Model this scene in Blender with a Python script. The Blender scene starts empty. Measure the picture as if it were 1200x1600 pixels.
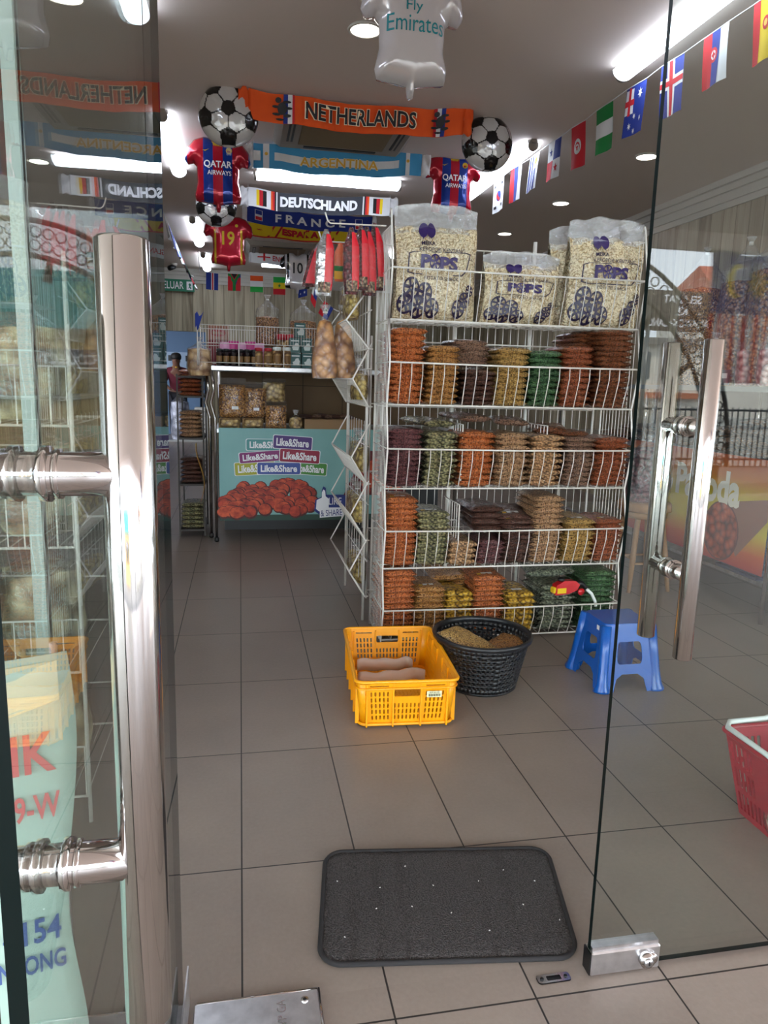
import bpy, math, random
from mathutils import Vector, Matrix, noise
from mathutils.geometry import delaunay_2d_cdt
R_ = random.Random(7)
SC = bpy.context.scene
COL = SC.collection
PI = math.pi

# ---------------------------------------------------------------- camera
YAW, PITCH, ROLL, FPX = .1972, .1776, .0267, 1136.0
CAM = Vector((.006, 0, 1.254))
_cy, _sy, _cp, _sp = math.cos(YAW), math.sin(YAW), math.cos(PITCH), math.sin(PITCH)
FW = Vector((_sy*_cp, _cy*_cp, -_sp)); _r = Vector((_cy, -_sy, 0)); _u = _r.cross(FW)
RT = _r*math.cos(ROLL) + _u*math.sin(ROLL); UP = _u*math.cos(ROLL) - _r*math.sin(ROLL)
cam = bpy.data.objects.new('camera', bpy.data.cameras.new('camera'))
COL.objects.link(cam)
cam.data.sensor_fit = 'VERTICAL'; cam.data.sensor_height = 32; cam.data.sensor_width = 24
cam.data.lens = FPX/1600*32
cam.data.clip_start = .01; cam.data.clip_end = 200
cam.matrix_world = Matrix(((RT.x, UP.x, -FW.x, CAM.x), (RT.y, UP.y, -FW.y, CAM.y), (RT.z, UP.z, -FW.z, CAM.z), (0, 0, 0, 1)))
SC.camera = cam

def at(px, py, ax, val):
    """where the sight line of photo pixel (px, py) meets the plane ax = val (x, y or z, metres)"""
    d = FW + RT*((px-600)/FPX) - UP*((py-800)/FPX)
    i = 'xyz'.index(ax)
    return CAM + d*((val-CAM[i])/d[i])

# ---------------------------------------------------------------- world, sun, exposure
SC.view_settings.view_transform = 'Standard'
SC.view_settings.look = 'None'
SC.view_settings.gamma = 1
SC.view_settings.use_curve_mapping = False
SC.view_settings.exposure = 1.2
W = bpy.data.worlds.new('sky'); SC.world = W; W.use_nodes = True
bg = W.node_tree.nodes['Background']
bg.inputs[0].default_value = (.82, .9, 1, 1); bg.inputs[1].default_value = 5.0
sun = bpy.data.objects.new('sun', bpy.data.lights.new('sun', 'SUN')); COL.objects.link(sun)
sun.data.energy = 6.0; sun.data.angle = .02; sun.data.color = (1, .95, .88)
sun.rotation_euler = Vector((.25, .55, .9)).to_track_quat('Z', 'Y').to_euler()
TUBE = 5.0      # emission of the ceiling tube diffusers
DOWN = 5.0     # emission of the downlights

# ---------------------------------------------------------------- materials
_M = {}
def sr(c):
    """sRGB 0-255 (or a hex string) to linear"""
    if isinstance(c, str): c = [int(c[i:i+2], 16) for i in (0, 2, 4)]
    return tuple((x/255/12.92 if x/255 <= .04045 else ((x/255+.055)/1.055)**2.4) for x in c) + (1,)

def mat(key, c=(200, 200, 200), rough=.5, metal=0, coat=0, emit=0, alpha=1, c2=None, scale=8, bump=0, bscale=None, stretch=(1, 1, 1), spec=.5, vor=False, trans=0):
    if key in _M: return _M[key]
    m = bpy.data.materials.new(key); m.use_nodes = True
    nt = m.node_tree; b = nt.nodes['Principled BSDF']
    b.inputs['Base Color'].default_value = sr(c); b.inputs['Roughness'].default_value = rough
    b.inputs['Metallic'].default_value = metal; b.inputs['Coat Weight'].default_value = coat
    b.inputs['Coat Roughness'].default_value = .12; b.inputs['Specular IOR Level'].default_value = spec
    b.inputs['Alpha'].default_value = alpha
    if emit:
        b.inputs['Emission Color'].default_value = sr(c); b.inputs['Emission Strength'].default_value = emit
    tc = nt.nodes.new('ShaderNodeTexCoord'); mp = nt.nodes.new('ShaderNodeMapping')
    mp.inputs['Scale'].default_value = stretch
    nt.links.new(tc.outputs['Object'], mp.inputs['Vector'])
    if c2 is not None:
        if vor:
            n = nt.nodes.new('ShaderNodeTexVoronoi'); n.inputs['Scale'].default_value = scale; src = n.outputs['Distance']
        else:
            n = nt.nodes.new('ShaderNodeTexNoise'); n.inputs['Scale'].default_value = scale; n.inputs['Detail'].default_value = 4; src = n.outputs['Fac']
        nt.links.new(mp.outputs[0], n.inputs['Vector'])
        rp = nt.nodes.new('ShaderNodeValToRGB')
        rp.color_ramp.elements[0].position = .08 if vor else .33; rp.color_ramp.elements[1].position = .75 if vor else .67
        rp.color_ramp.elements[0].color = sr(c); rp.color_ramp.elements[1].color = sr(c2)
        nt.links.new(src, rp.inputs[0]); nt.links.new(rp.outputs[0], b.inputs['Base Color'])
    if bump:
        n2 = nt.nodes.new('ShaderNodeTexVoronoi' if vor else 'ShaderNodeTexNoise'); n2.inputs['Scale'].default_value = bscale or scale
        nt.links.new(mp.outputs[0], n2.inputs['Vector'])
        bp = nt.nodes.new('ShaderNodeBump'); bp.inputs['Strength'].default_value = bump; bp.inputs['Distance'].default_value = .01
        if vor: bp.invert = True
        nt.links.new(n2.outputs['Distance' if vor else 'Fac'], bp.inputs['Height']); nt.links.new(bp.outputs[0], b.inputs['Normal'])
    _M[key] = m; return m

def film(key, haze=.06, rough=.08, bump=.6, bscale=14, gloss=.06, tint=(255, 255, 255), f90=.8):
    """thin clear sheet: transparent with a real surface reflection that grows towards grazing angles"""
    if key in _M: return _M[key]
    m = bpy.data.materials.new(key); m.use_nodes = True; nt = m.node_tree; nt.nodes.clear()
    N = nt.nodes.new; L = nt.links.new
    out = N('ShaderNodeOutputMaterial'); tr = N('ShaderNodeBsdfTransparent'); gl = N('ShaderNodeBsdfGlossy'); df = N('ShaderNodeBsdfDiffuse')
    tr.inputs[0].default_value = sr(tint); gl.inputs['Roughness'].default_value = rough
    df.inputs[0].default_value = (.8, .8, .82, 1)
    lw = N('ShaderNodeLayerWeight'); lw.inputs['Blend'].default_value = .5
    pw = N('ShaderNodeMath'); pw.operation = 'POWER'; pw.inputs[1].default_value = 5
    L(lw.outputs['Facing'], pw.inputs[0])
    ma = N('ShaderNodeMath'); ma.operation = 'MULTIPLY_ADD'; ma.inputs[1].default_value = f90; ma.inputs[2].default_value = gloss
    L(pw.outputs[0], ma.inputs[0]); ma.use_clamp = True
    m1 = N('ShaderNodeMixShader'); m1.inputs[0].default_value = haze
    L(tr.outputs[0], m1.inputs[1]); L(df.outputs[0], m1.inputs[2])
    m2 = N('ShaderNodeMixShader'); L(ma.outputs[0], m2.inputs[0]); L(m1.outputs[0], m2.inputs[1]); L(gl.outputs[0], m2.inputs[2])
    if bump:
        tc = N('ShaderNodeTexCoord'); n = N('ShaderNodeTexNoise'); n.inputs['Scale'].default_value = bscale; n.inputs['Detail'].default_value = 3
        n.inputs['Distortion'].default_value = .8
        L(tc.outputs['Object'], n.inputs['Vector'])
        bp = N('ShaderNodeBump'); bp.inputs['Strength'].default_value = bump; bp.inputs['Distance'].default_value = .03
        L(n.outputs['Fac'], bp.inputs['Height']); L(bp.outputs[0], gl.inputs['Normal']); L(bp.outputs[0], lw.inputs['Normal'])
    L(m2.outputs[0], out.inputs[0]); _M[key] = m; return m

def tile_mat():
    m = bpy.data.materials.new('floor_tiles'); m.use_nodes = True; nt = m.node_tree; N = nt.nodes.new; L = nt.links.new
    b = nt.nodes['Principled BSDF']; tc = N('ShaderNodeTexCoord'); sp = N('ShaderNodeSeparateXYZ'); L(tc.outputs['Object'], sp.inputs[0])
    def M(op, a, c=None, d=None):
        n = N('ShaderNodeMath'); n.operation = op
        for i, q in enumerate((a, c, d)):
            if q is None: continue
            if isinstance(q, (int, float)): n.inputs[i].default_value = q
            else: L(q, n.inputs[i])
        return n.outputs[0]
    x, y = sp.outputs[0], sp.outputs[1]
    u = M('DIVIDE', x, .3)
    inside = M('GREATER_THAN', y, 1.3)
    yo = M('MULTIPLY_ADD', inside, 1.726-1.218+.0, 1.218-.6)   # row start differs at the threshold
    v = M('DIVIDE', M('SUBTRACT', y, yo), .6)
    def joint(t, w):
        f = M('FRACT', t); d = M('MINIMUM', f, M('SUBTRACT', 1.0, f)); return M('LESS_THAN', d, w)
    band = M('MULTIPLY', M('GREATER_THAN', y, 1.235), M('LESS_THAN', y, 1.71))
    jy = M('MULTIPLY', joint(v, .0035), M('SUBTRACT', 1.0, band))
    j = M('MAXIMUM', joint(u, .007), jy)
    wn = N('ShaderNodeTexWhiteNoise'); wn.noise_dimensions = '2D'; cb = N('ShaderNodeCombineXYZ')
    L(M('FLOOR', u), cb.inputs[0]); L(M('FLOOR', v), cb.inputs[1]); L(cb.outputs[0], wn.inputs['Vector'])
    n = N('ShaderNodeTexNoise'); n.inputs['Scale'].default_value = 3.5; n.inputs['Detail'].default_value = 6; L(tc.outputs['Object'], n.inputs['Vector'])
    n3 = N('ShaderNodeTexNoise'); n3.inputs['Scale'].default_value = 90; n3.inputs['Detail'].default_value = 3; L(tc.outputs['Object'], n3.inputs['Vector'])
    f = M('ADD', M('MULTIPLY', n.outputs['Fac'], .55), M('ADD', M('MULTIPLY', wn.outputs['Value'], .12), M('MULTIPLY', n3.outputs['Fac'], .25)))
    rp = N('ShaderNodeValToRGB'); rp.color_ramp.elements[0].position = .2; rp.color_ramp.elements[1].position = .8
    rp.color_ramp.elements[0].color = sr((128, 116, 108)); rp.color_ramp.elements[1].color = sr((156, 143, 133)); L(f, rp.inputs[0])
    mx = N('ShaderNodeMixRGB'); L(j, mx.inputs[0]); L(rp.outputs[0], mx.inputs[1]); mx.inputs[2].default_value = sr((38, 34, 31)); L(mx.outputs[0], b.inputs['Base Color'])
    L(M('ADD', .3, M('MULTIPLY', n.outputs['Fac'], .2)), b.inputs['Roughness']); b.inputs['Specular IOR Level'].default_value = .45
    bp = N('ShaderNodeBump'); bp.inputs['Strength'].default_value = .25; bp.inputs['Distance'].default_value = .004
    L(M('SUBTRACT', M('MULTIPLY', n3.outputs['Fac'], .5), j), bp.inputs['Height']); L(bp.outputs[0], b.inputs['Normal'])
    return m

def wood_mat():
    """vertical boards, each with its own tone, fine grain and a few darker streaks"""
    m = bpy.data.materials.new('wood_panelling'); m.use_nodes = True; nt = m.node_tree; N = nt.nodes.new; L = nt.links.new
    b = nt.nodes['Principled BSDF']; tc = N('ShaderNodeTexCoord'); sp = N('ShaderNodeSeparateXYZ'); L(tc.outputs['Object'], sp.inputs[0])
    def M(op, a, c=None):
        n = N('ShaderNodeMath'); n.operation = op
        for i, q in enumerate((a, c)):
            if q is None: continue
            if isinstance(q, (int, float)): n.inputs[i].default_value = q
            else: L(q, n.inputs[i])
        return n.outputs[0]
    u = M('DIVIDE', M('ADD', sp.outputs[0], sp.outputs[1]), .17)
    wn = N('ShaderNodeTexWhiteNoise'); wn.noise_dimensions = '1D'; L(M('FLOOR', u), wn.inputs['W'])
    cb = N('ShaderNodeCombineXYZ'); L(M('MULTIPLY', u, 1.0), cb.inputs[0]); L(M('MULTIPLY', wn.outputs['Value'], 30.0), cb.inputs[1]); L(M('MULTIPLY', sp.outputs[2], .5), cb.inputs[2])
    n = N('ShaderNodeTexNoise'); n.inputs['Scale'].default_value = 1.7; n.inputs['Detail'].default_value = 4; n.inputs['Distortion'].default_value = 1.0; L(cb.outputs[0], n.inputs['Vector'])
    c2 = N('ShaderNodeCombineXYZ'); L(M('MULTIPLY', u, 14.0), c2.inputs[0]); L(M('MULTIPLY', sp.outputs[2], 1.2), c2.inputs[2])
    g = N('ShaderNodeTexNoise'); g.inputs['Scale'].default_value = 1.0; g.inputs['Detail'].default_value = 2; L(c2.outputs[0], g.inputs['Vector'])
    f = M('ADD', M('MULTIPLY', n.outputs['Fac'], .75), M('ADD', M('MULTIPLY', wn.outputs['Value'], .2), M('MULTIPLY', g.outputs['Fac'], .25)))
    rp = N('ShaderNodeValToRGB'); rp.color_ramp.elements[0].position = .36; rp.color_ramp.elements[1].position = .82
    rp.color_ramp.elements[0].color = sr((112, 98, 76)); rp.color_ramp.elements[1].color = sr((196, 184, 158)); L(f, rp.inputs[0])
    fr = M('FRACT', u); sm = M('LESS_THAN', M('MINIMUM', fr, M('SUBTRACT', 1.0, fr)), .02)
    mx = N('ShaderNodeMixRGB'); L(sm, mx.inputs[0]); L(rp.outputs[0], mx.inputs[1]); mx.inputs[2].default_value = sr((92, 80, 62)); L(mx.outputs[0], b.inputs['Base Color'])
    b.inputs['Roughness'].default_value = .5
    return m

# ---------------------------------------------------------------- mesh building
class MB:
    def __init__(s): s.v = []; s.f = []; s.m = []; s.mats = []; s.sm = []
    def add(s, vs, fs, mt, smooth=False):
        if mt not in s.mats: s.mats.append(mt)
        k = s.mats.index(mt); o = len(s.v)
        s.v += [Vector(q) for q in vs]
        for f in fs: s.f.append(tuple(i+o for i in f)); s.m.append(k); s.sm.append(smooth)
        return s
    def box(s, c, d, mt, rz=0, bev=0):
        x, y, z = d[0]/2, d[1]/2, d[2]/2; cs, sn = math.cos(rz), math.sin(rz)
        b = min(bev, x*.9, y*.9, z*.9)
        if b <= 0:
            P = [(i*x, j*y, k*z) for i in (-1, 1) for j in (-1, 1) for k in (-1, 1)]
            F = [(0, 1, 3, 2), (4, 6, 7, 5), (0, 4, 5, 1), (2, 3, 7, 6), (0, 2, 6, 4), (1, 5, 7, 3)]
        else:
            P = []
            for zz, q in ((-z, b), (-z+b, 0), (z-b, 0), (z, b)):
                xx, yy = x-q, y-q; e = b if q == 0 else b*.5
                P += [(-xx+e, -yy, zz), (xx-e, -yy, zz), (xx, -yy+e, zz), (xx, yy-e, zz), (xx-e, yy, zz), (-xx+e, yy, zz), (-xx, yy-e, zz), (-xx, -yy+e, zz)]
            F = [tuple(range(7, -1, -1)), tuple(range(24, 32))]
            for r in range(3):
                for i in range(8):
                    j = (i+1) % 8; F.append((r*8+i, r*8+j, r*8+8+j, r*8+8+i))
        return s.add([(c[0]+p[0]*cs-p[1]*sn, c[1]+p[0]*sn+p[1]*cs, c[2]+p[2]) for p in P], F, mt)
    def tube(s, pts, r, mt, n=6, closed=False, caps=True):
        P = [Vector(p) for p in pts]; rr = r if isinstance(r, (list, tuple)) else [r]*len(P)
        vs = []; L = len(P); nrm = None
        for i, p in enumerate(P):
            a = P[(i-1) % L] if (closed or i) else P[0]; b = P[(i+1) % L] if (closed or i < L-1) else P[-1]
            t = (b-a).normalized() if (b-a).length > 1e-9 else Vector((0, 0, 1))
            if nrm is None: nrm = t.orthogonal().normalized()
            nrm = (nrm - t*nrm.dot(t)); nrm = nrm.normalized() if nrm.length > 1e-6 else t.orthogonal().normalized()
            bn = t.cross(nrm)
            k = 1.0
            if 0 < i < L-1 or closed:
                c = (p-a).normalized().dot((b-p).normalized()) if (p-a).length > 1e-9 and (b-p).length > 1e-9 else 1
                k = 1/max(.5, math.sqrt(max(.05, (1+c)/2)))
            for j in range(n):
                w = 2*PI*j/n; vs.append(p + (nrm*math.cos(w) + bn*math.sin(w))*rr[i]*(k if k < 1.4 else 1.2))
        fs = []
        for i in range(L if closed else L-1):
            for j in range(n):
                q = (i+1) % L; fs.append((i*n+j, i*n+(j+1) % n, q*n+(j+1) % n, q*n+j))
        if caps and not closed: fs += [tuple(range(n-1, -1, -1)), tuple(range((L-1)*n, L*n))]
        return s.add(vs, fs, mt, n > 4)
    def lathe(s, prof, mt, n=24, c=(0, 0, 0), smooth=True, sx=1, sy=1):
        vs = []; fs = []
        for r, z in prof:
            for j in range(n):
                w = 2*PI*j/n; vs.append((c[0]+r*math.cos(w)*sx, c[1]+r*math.sin(w)*sy, c[2]+z))
        for i in range(len(prof)-1):
            for j in range(n): fs.append((i*n+j, i*n+(j+1) % n, (i+1)*n+(j+1) % n, (i+1)*n+j))
        fs += [tuple(range(n-1, -1, -1)), tuple(range((len(prof)-1)*n, len(prof)*n))]
        return s.add(vs, fs, mt, smooth)
    def grid(s, fn, nu, nv, mt, smooth=True, wrap=False):
        vs = [fn(i/nu, j/nv) for j in range(nv+1) for i in range(nu+1)]
        fs = [(j*(nu+1)+i, j*(nu+1)+i+1, (j+1)*(nu+1)+i+1, (j+1)*(nu+1)+i) for j in range(nv) for i in range(nu)]
        return s.add(vs, fs, mt, smooth)
    def flat(s, shape, fn, mt, smooth=False):
        """shape = (verts2d, faces); fn maps (a, b) to a point"""
        return s.add([fn(a, b) for a, b in shape[0]], shape[1], mt, smooth)
    def build(s, name, parent=None, label=None, cat=None, group=None, kind=None, local=False, bevel=0, solid=0, loc=None):
        me = bpy.data.meshes.new(name)
        if loc is None:
            if parent is not None: loc = Vector((0, 0, 0)) if local else parent.location.copy()
            elif local: loc = Vector((0, 0, 0))
            else:
                xs = [v.x for v in s.v]; ys = [v.y for v in s.v]; zs = [v.z for v in s.v]
                loc = Vector(((min(xs)+max(xs))/2, (min(ys)+max(ys))/2, min(zs)))
        loc = Vector(loc)
        me.from_pydata([v-loc for v in s.v], [], s.f)
        for mt in s.mats: me.materials.append(mt)
        me.polygons.foreach_set('material_index', s.m); me.polygons.foreach_set('use_smooth', s.sm); me.update()
        o = bpy.data.objects.new(name, me); COL.objects.link(o)
        if parent is not None: o.parent = parent
        else: o.location = loc
        if bevel:
            md = o.modifiers.new('bevel', 'BEVEL'); md.width = bevel; md.segments = 2; md.limit_method = 'ANGLE'
        if solid:
            md = o.modifiers.new('solid', 'SOLIDIFY'); md.thickness = solid; md.offset = 0
        return tag(o, label, cat, group, kind)

def tag(o, label=None, cat=None, group=None, kind=None):
    if label: o['label'] = label
    if cat: o['category'] = cat
    if group: o['group'] = group
    if kind: o['kind'] = kind
    return o
def thing(name, loc, label, cat, group=None, rz=0):
    o = bpy.data.objects.new(name, None); COL.objects.link(o); o.location = loc; o.rotation_euler = (0, 0, rz)
    o.empty_display_size = .05
    return tag(o, label, cat, group)
def dup(root, loc, label=None, rz=None, group=None, sc=None):
    def cp(o, par):
        c = o.copy(); COL.objects.link(c); c.parent = par
        for ch in list(o.children): cp(ch, c)
        return c
    r = cp(root, None); r.location = loc
    if rz is not None: r.rotation_euler = (0, 0, rz)
    if label: r['label'] = label
    if group: r['group'] = group
    if sc: r.scale = sc
    return r

# ---------------------------------------------------------------- flat shapes
def inside(p, loops):
    c = False
    for L in loops:
        n = len(L); j = n-1
        for i in range(n):
            a, b = L[i], L[j]
            if (a[1] > p[1]) != (b[1] > p[1]) and p[0] < (b[0]-a[0])*(p[1]-a[1])/(b[1]-a[1])+a[0]: c = not c
            j = i
    return c
def fill(loops, step=0):
    pts = []; ed = []
    for L in loops:
        o = len(pts); pts += [Vector(p) for p in L]; ed += [(o+i, o+(i+1) % len(L)) for i in range(len(L))]
    if step:
        xs = [p.x for p in pts]; ys = [p.y for p in pts]
        i0, i1, j0, j1 = math.floor(min(xs)/step), math.ceil(max(xs)/step), math.floor(min(ys)/step), math.ceil(max(ys)/step)
        for i in range(i0, i1+1):
            for j in range(j0, j1+1):
                p = (i*step, j*step)
                if inside(p, loops): pts.append(Vector(p))
    v, e, f, *_ = delaunay_2d_cdt(pts, ed, [], 0, 1e-6)
    keep = []
    for t in f:
        c = (sum(v[i].x for i in t)/len(t), sum(v[i].y for i in t)/len(t))
        if inside(c, loops): keep.append(tuple(t))
    return [(p.x, p.y) for p in v], keep
def rect(x0, y0, x1, y1, step=.06):
    nx = max(1, round(abs(x1-x0)/step)); ny = max(1, round(abs(y1-y0)/step))
    v = [(x0+(x1-x0)*i/nx, y0+(y1-y0)*j/ny) for j in range(ny+1) for i in range(nx+1)]
    f = [(j*(nx+1)+i, j*(nx+1)+i+1, (j+1)*(nx+1)+i+1, (j+1)*(nx+1)+i) for j in range(ny) for i in range(nx)]
    return v, f
def ring(cx, cy, r, n=16, ry=None, rot=0):
    ry = ry or r
    return [(cx+r*math.cos(2*PI*i/n+rot), cy+ry*math.sin(2*PI*i/n+rot)) for i in range(n)]
def star(cx, cy, r, n=5, q=.4, rot=PI/2):
    return [(cx+(r if i % 2 == 0 else r*q)*math.cos(rot+PI*i/n), cy+(r if i % 2 == 0 else r*q)*math.sin(rot+PI*i/n)) for i in range(2*n)]
def rrect(x0, y0, x1, y1, r, n=4):
    out = []
    for cx, cy, a in ((x1-r, y0+r, -PI/2), (x1-r, y1-r, 0), (x0+r, y1-r, PI/2), (x0+r, y0+r, PI)):
        out += [(cx+r*math.cos(a+PI/2*i/n), cy+r*math.sin(a+PI/2*i/n)) for i in range(n+1)]
    return out
_T = {}
def text(s, w, h, cx=0, cy=0, bold=0, rot=0, shear=0, sp=1.0):
    """lettering fitted into a w x h rectangle centred on (cx, cy)"""
    k = (s, bold, shear, sp)
    if k not in _T:
        cu = bpy.data.curves.new('lettering', 'FONT'); cu.body = s; cu.size = 1; cu.offset = bold; cu.resolution_u = 3; cu.shear = shear; cu.space_character = sp
        cu.fill_mode = 'FRONT'
        o = bpy.data.objects.new('lettering', cu); COL.objects.link(o)
        bpy.context.view_layer.update()
        dg = bpy.context.evaluated_depsgraph_get(); me = bpy.data.meshes.new_from_object(o.evaluated_get(dg))
        v = [(q.co.x, q.co.y) for q in me.vertices]; f = [tuple(p.vertices) for p in me.polygons]
        COL.objects.unlink(o); bpy.data.objects.remove(o); bpy.data.curves.remove(cu); bpy.data.meshes.remove(me)
        xs = [a for a, b in v]; ys = [b for a, b in v]
        x0, x1, y0, y1 = min(xs), max(xs), min(ys), max(ys)
        _T[k] = ([((a-(x0+x1)/2)/(x1-x0), (b-(y0+y1)/2)/(y1-y0)) for a, b in v], f)
    v, f = _T[k]; c, sn = math.cos(rot), math.sin(rot)
    return [(cx+a*w*c-b*h*sn, cy+a*w*sn+b*h*c) for a, b in v], f
def W3(f, sc=1): return f

# ================================================================ STRUCTURE
m_white = mat('white_paint', (205, 200, 192), .6)
m_ceil = mat('ceiling_paint', (220, 206, 197), .8)
m_wood = wood_mat()
m_chrome = mat('polished_steel', (188, 184, 182), .07, 1)
m_steel = mat('brushed_steel', (222, 222, 224), .32, 1, c2=(196, 196, 198), scale=30)
m_wire = mat('white_wire', (226, 221, 214), .35, coat=.3)
m_black = mat('black_plastic', (22, 22, 24), .4)
XL, XR, YB, ZC = -2.6, 4.1, 13.0, 3.0

def slab(name, x0, x1, y0, y1, z0, z1, m):
    b = MB(); b.box(((x0+x1)/2, (y0+y1)/2, (z0+z1)/2), (x1-x0, y1-y0, z1-z0), m)
    return b.build(name, kind='structure', loc=(0, 0, 0))
slab('floor', -6, 12, -5.4, 19, -.1, 0, tile_mat())
slab('ceiling', XL-.1, XR+.1, 1.2, YB+.1, ZC, ZC+.1, m_ceil)
slab('wall_left', XL-.12, XL, 1.2, YB+.1, 0, ZC, m_wood)
slab('wall_right', XR, XR+.12, 1.2, YB+.1, 0, ZC, m_wood)
b = MB()
b.box(((-.55+XR)/2, YB+.06, ZC/2), (XR+.55, .12, ZC), m_wood)
b.box(((-.55+XL)/2, YB+.06, (2.0+ZC)/2), (-XL-.55, .12, ZC-2.0), m_wood)
b.box(((-1.9+XL)/2, YB+.06, 1.0), (-XL-1.9, .12, 2.0), m_wood)
b.build('wall_back', kind='structure', loc=(0, 0, 0))
# cornices: stepped moulding along the walls
def cornice(name, p0, p1, inward):
    b = MB()
    for d, z0, z1 in ((.11, 2.95, 3.0), (.075, 2.9, 2.95), (.045, 2.83, 2.9), (.02, 2.78, 2.83)):
        a = Vector(p0); c = Vector(p1); w = Vector(inward)*d
        mid = (a+c)/2 + w/2; L = c-a
        sx = abs(L.x) or d; sy = abs(L.y) or d
        b.box((mid.x, mid.y, (z0+z1)/2), (sx, sy, z1-z0), m_white)
    b.build(name, kind='structure', loc=(0, 0, 0))
cornice('trim_1', (XL, YB, 0), (XR, YB, 0), (0, -1, 0))
cornice('trim_2', (XR, 1.3, 0), (XR, YB-.12, 0), (-1, 0, 0))
cornice('trim_3', (XL, 1.3, 0), (XL, YB-.12, 0), (1, 0, 0))
# room behind the opening
m_blue = mat('blue_wall_paint', (92, 118, 150), .7)
slab('wall_rear_room', -4.5, 1.5, 16.6, 16.7, 0, 2.8, m_blue)
slab('wall_rear_room_left', -4.6, -4.5, 13.15, 16.7, 0, 2.8, m_blue)
slab('wall_rear_room_right', 1.5, 1.6, 13.15, 16.7, 0, 2.8, m_blue)
slab('ceiling_rear_room', -4.6, 1.6, 13.15, 16.7, 2.8, 2.9, m_ceil)
slab('trim_4', -1.9, -.55, 14.62, 14.74, 0, .03, mat('door_sill', (170, 168, 165), .5))
# shop front: header over the doors and fixed panes either side
slab('wall_front', XL-.12, XR+.12, 1.2, 1.33, 2.4, ZC+.1, m_white)
m_glass = film('clear_glass', haze=.0, rough=.0, bump=0, gloss=.04, tint=(246, 250, 248), f90=.96)
m_gedge = mat('glass_edge', (8, 20, 19), .35, spec=.15)
def pane(b, x0, x1, y0, y1, z0, z1):
    """glass sheet standing along x: two clear faces and dark green edges"""
    b.add([(x0, y0, z0), (x1, y0, z0), (x1, y0, z1), (x0, y0, z1)], [(0, 1, 2, 3)], m_glass)
    b.add([(x0, y1, z0), (x1, y1, z0), (x1, y1, z1), (x0, y1, z1)], [(3, 2, 1, 0)], m_glass)
    for xa in (x0, x1): b.add([(xa, y0, z0), (xa, y1, z0), (xa, y1, z1), (xa, y0, z1)], [(0, 1, 2, 3)], m_gedge)
    for za in (z0, z1): b.add([(x0, y0, za), (x1, y0, za), (x1, y1, za), (x0, y1, za)], [(0, 1, 2, 3)], m_gedge)
b = MB(); pane(b, -.315, -.135, 1.266, 1.278, .01, 2.4); b.build('window_1', kind='structure', loc=(0, 0, 0))
b = MB(); pane(b, XL, -.335, 1.266, 1.278, .01, 2.4); b.build('window_2', kind='structure', loc=(0, 0, 0))
slab('trim_5', -.335, -.315, 1.255, 1.285, 0, 2.4, mat('pale_green_strip', (160, 178, 170), .3))
b = MB(); pane(b, 1.612, XR, 1.266, 1.278, .01, 2.4); b.build('window_3', kind='structure', loc=(0, 0, 0))
# covered walkway in front of the shop and the street beyond
slab('ceiling_walkway', -6, 12, -5.2, 1.2, 3.0, 3.1, m_ceil)
slab('trim_6', -6, 12, -5.3, -5.2, 2.8, 3.15, m_ceil)
slab('ground_street', -30, 40, -30, -5.4, -.35, -.15, mat('asphalt', (84, 83, 82), .9, c2=(104, 102, 100), scale=3))

# ================================================================ DOORS (glass leaves with pull bars)
def pull_handle(par, y, m=m_chrome, zlo=.905):
    for sgn in (-1, 1):
        b = MB(); yy = y+sgn*.065
        b.tube([(0, yy, .742), (0, yy, .744), (0, yy, 1.342), (0, yy, 1.344)], [.016, .018, .018, .016], m, 20)
        b.build('handle_bar', par, local=True)
    for z in (zlo, 1.185):
        b = MB(); b.tube([(0, y-.065, z), (0, y+.065, z)], .0155, m, 18)
        for s in (-1, 1):
            b.tube([(0, y+s*.007, z), (0, y+s*.013, z)], .0195, m, 18); b.tube([(0, y+s*.016, z), (0, y+s*.02, z)], .0175, m, 18)
        b.build('handle_standoff', par, local=True)
def door_leaf(name, w, loc, rz, label, hx):
    r = thing(name, loc, None, None, rz=rz); tag(r, label, 'door', kind='structure')
    b = MB(); pane(b, 0, w, -.006, .006, .012, 2.38); b.build('glass_panel', r, local=True)
    h = bpy.data.objects.new('pull_handle', None); COL.objects.link(h); h.parent = r; h.location = (hx, 0, 0)
    pull_handle(h, 0, zlo=.905 if rz == 0 else .885)
    return r
dr = door_leaf('door_1', .868, (.735, 1.262, 0), 0, 'closed right glass door leaf with steel pull bars and floor lock', .105)
# lock patch on the free corner of the closed leaf
b = MB(); b.box((.08, 0, .034), (.162, .034, .056), m_steel, bev=.003); b.box((.08, .0, .066), (.156, .022, .01), m_steel)
b.box((-.0025, 0, .034), (.003, .03, .052), mat('dark_steel', (70, 70, 72), .4, 1))
lk = b.build('lock_patch', dr, local=True)
b = MB(); b.tube([(.125, -.017, .036), (.125, -.03, .036)], .017, m_chrome, 20); b.tube([(.138, -.017, .036), (.138, -.025, .036)], .013, m_chrome, 18)
b.tube([(.125, -.03, .036), (.125, -.034, .036)], .010, m_steel, 16); b.box((.125, -.035, .036), (.002, .002, .01), m_black)
b.build('lock_cylinder', lk, local=True)
b = MB(); b.box((.06, -.006, .006), (.07, .012, .004), m_chrome); b.build('bolt_guide', lk, local=True)
# the open leaf stands square to the shop front on the left of the opening
ang = math.radians(90-1.0)
lx = lambda y: -.145+math.tan(math.radians(1))*y
dl = door_leaf('door_2', .872, (lx(.44), .44, 0), ang, 'open left glass door leaf seen edge-on with large steel pull bars', .095)
b = MB(); b.box((.79, -.017, .055), (.16, .003, .09), m_steel); b.box((.79, .017, .055), (.16, .003, .09), m_steel)
b.box((.71, 0, .012), (.003, .034, .012), m_steel); b.box((.79, 0, .008), (.16, .034, .006), m_steel)
b.build('hinge_patch', dl, local=True)
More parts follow.
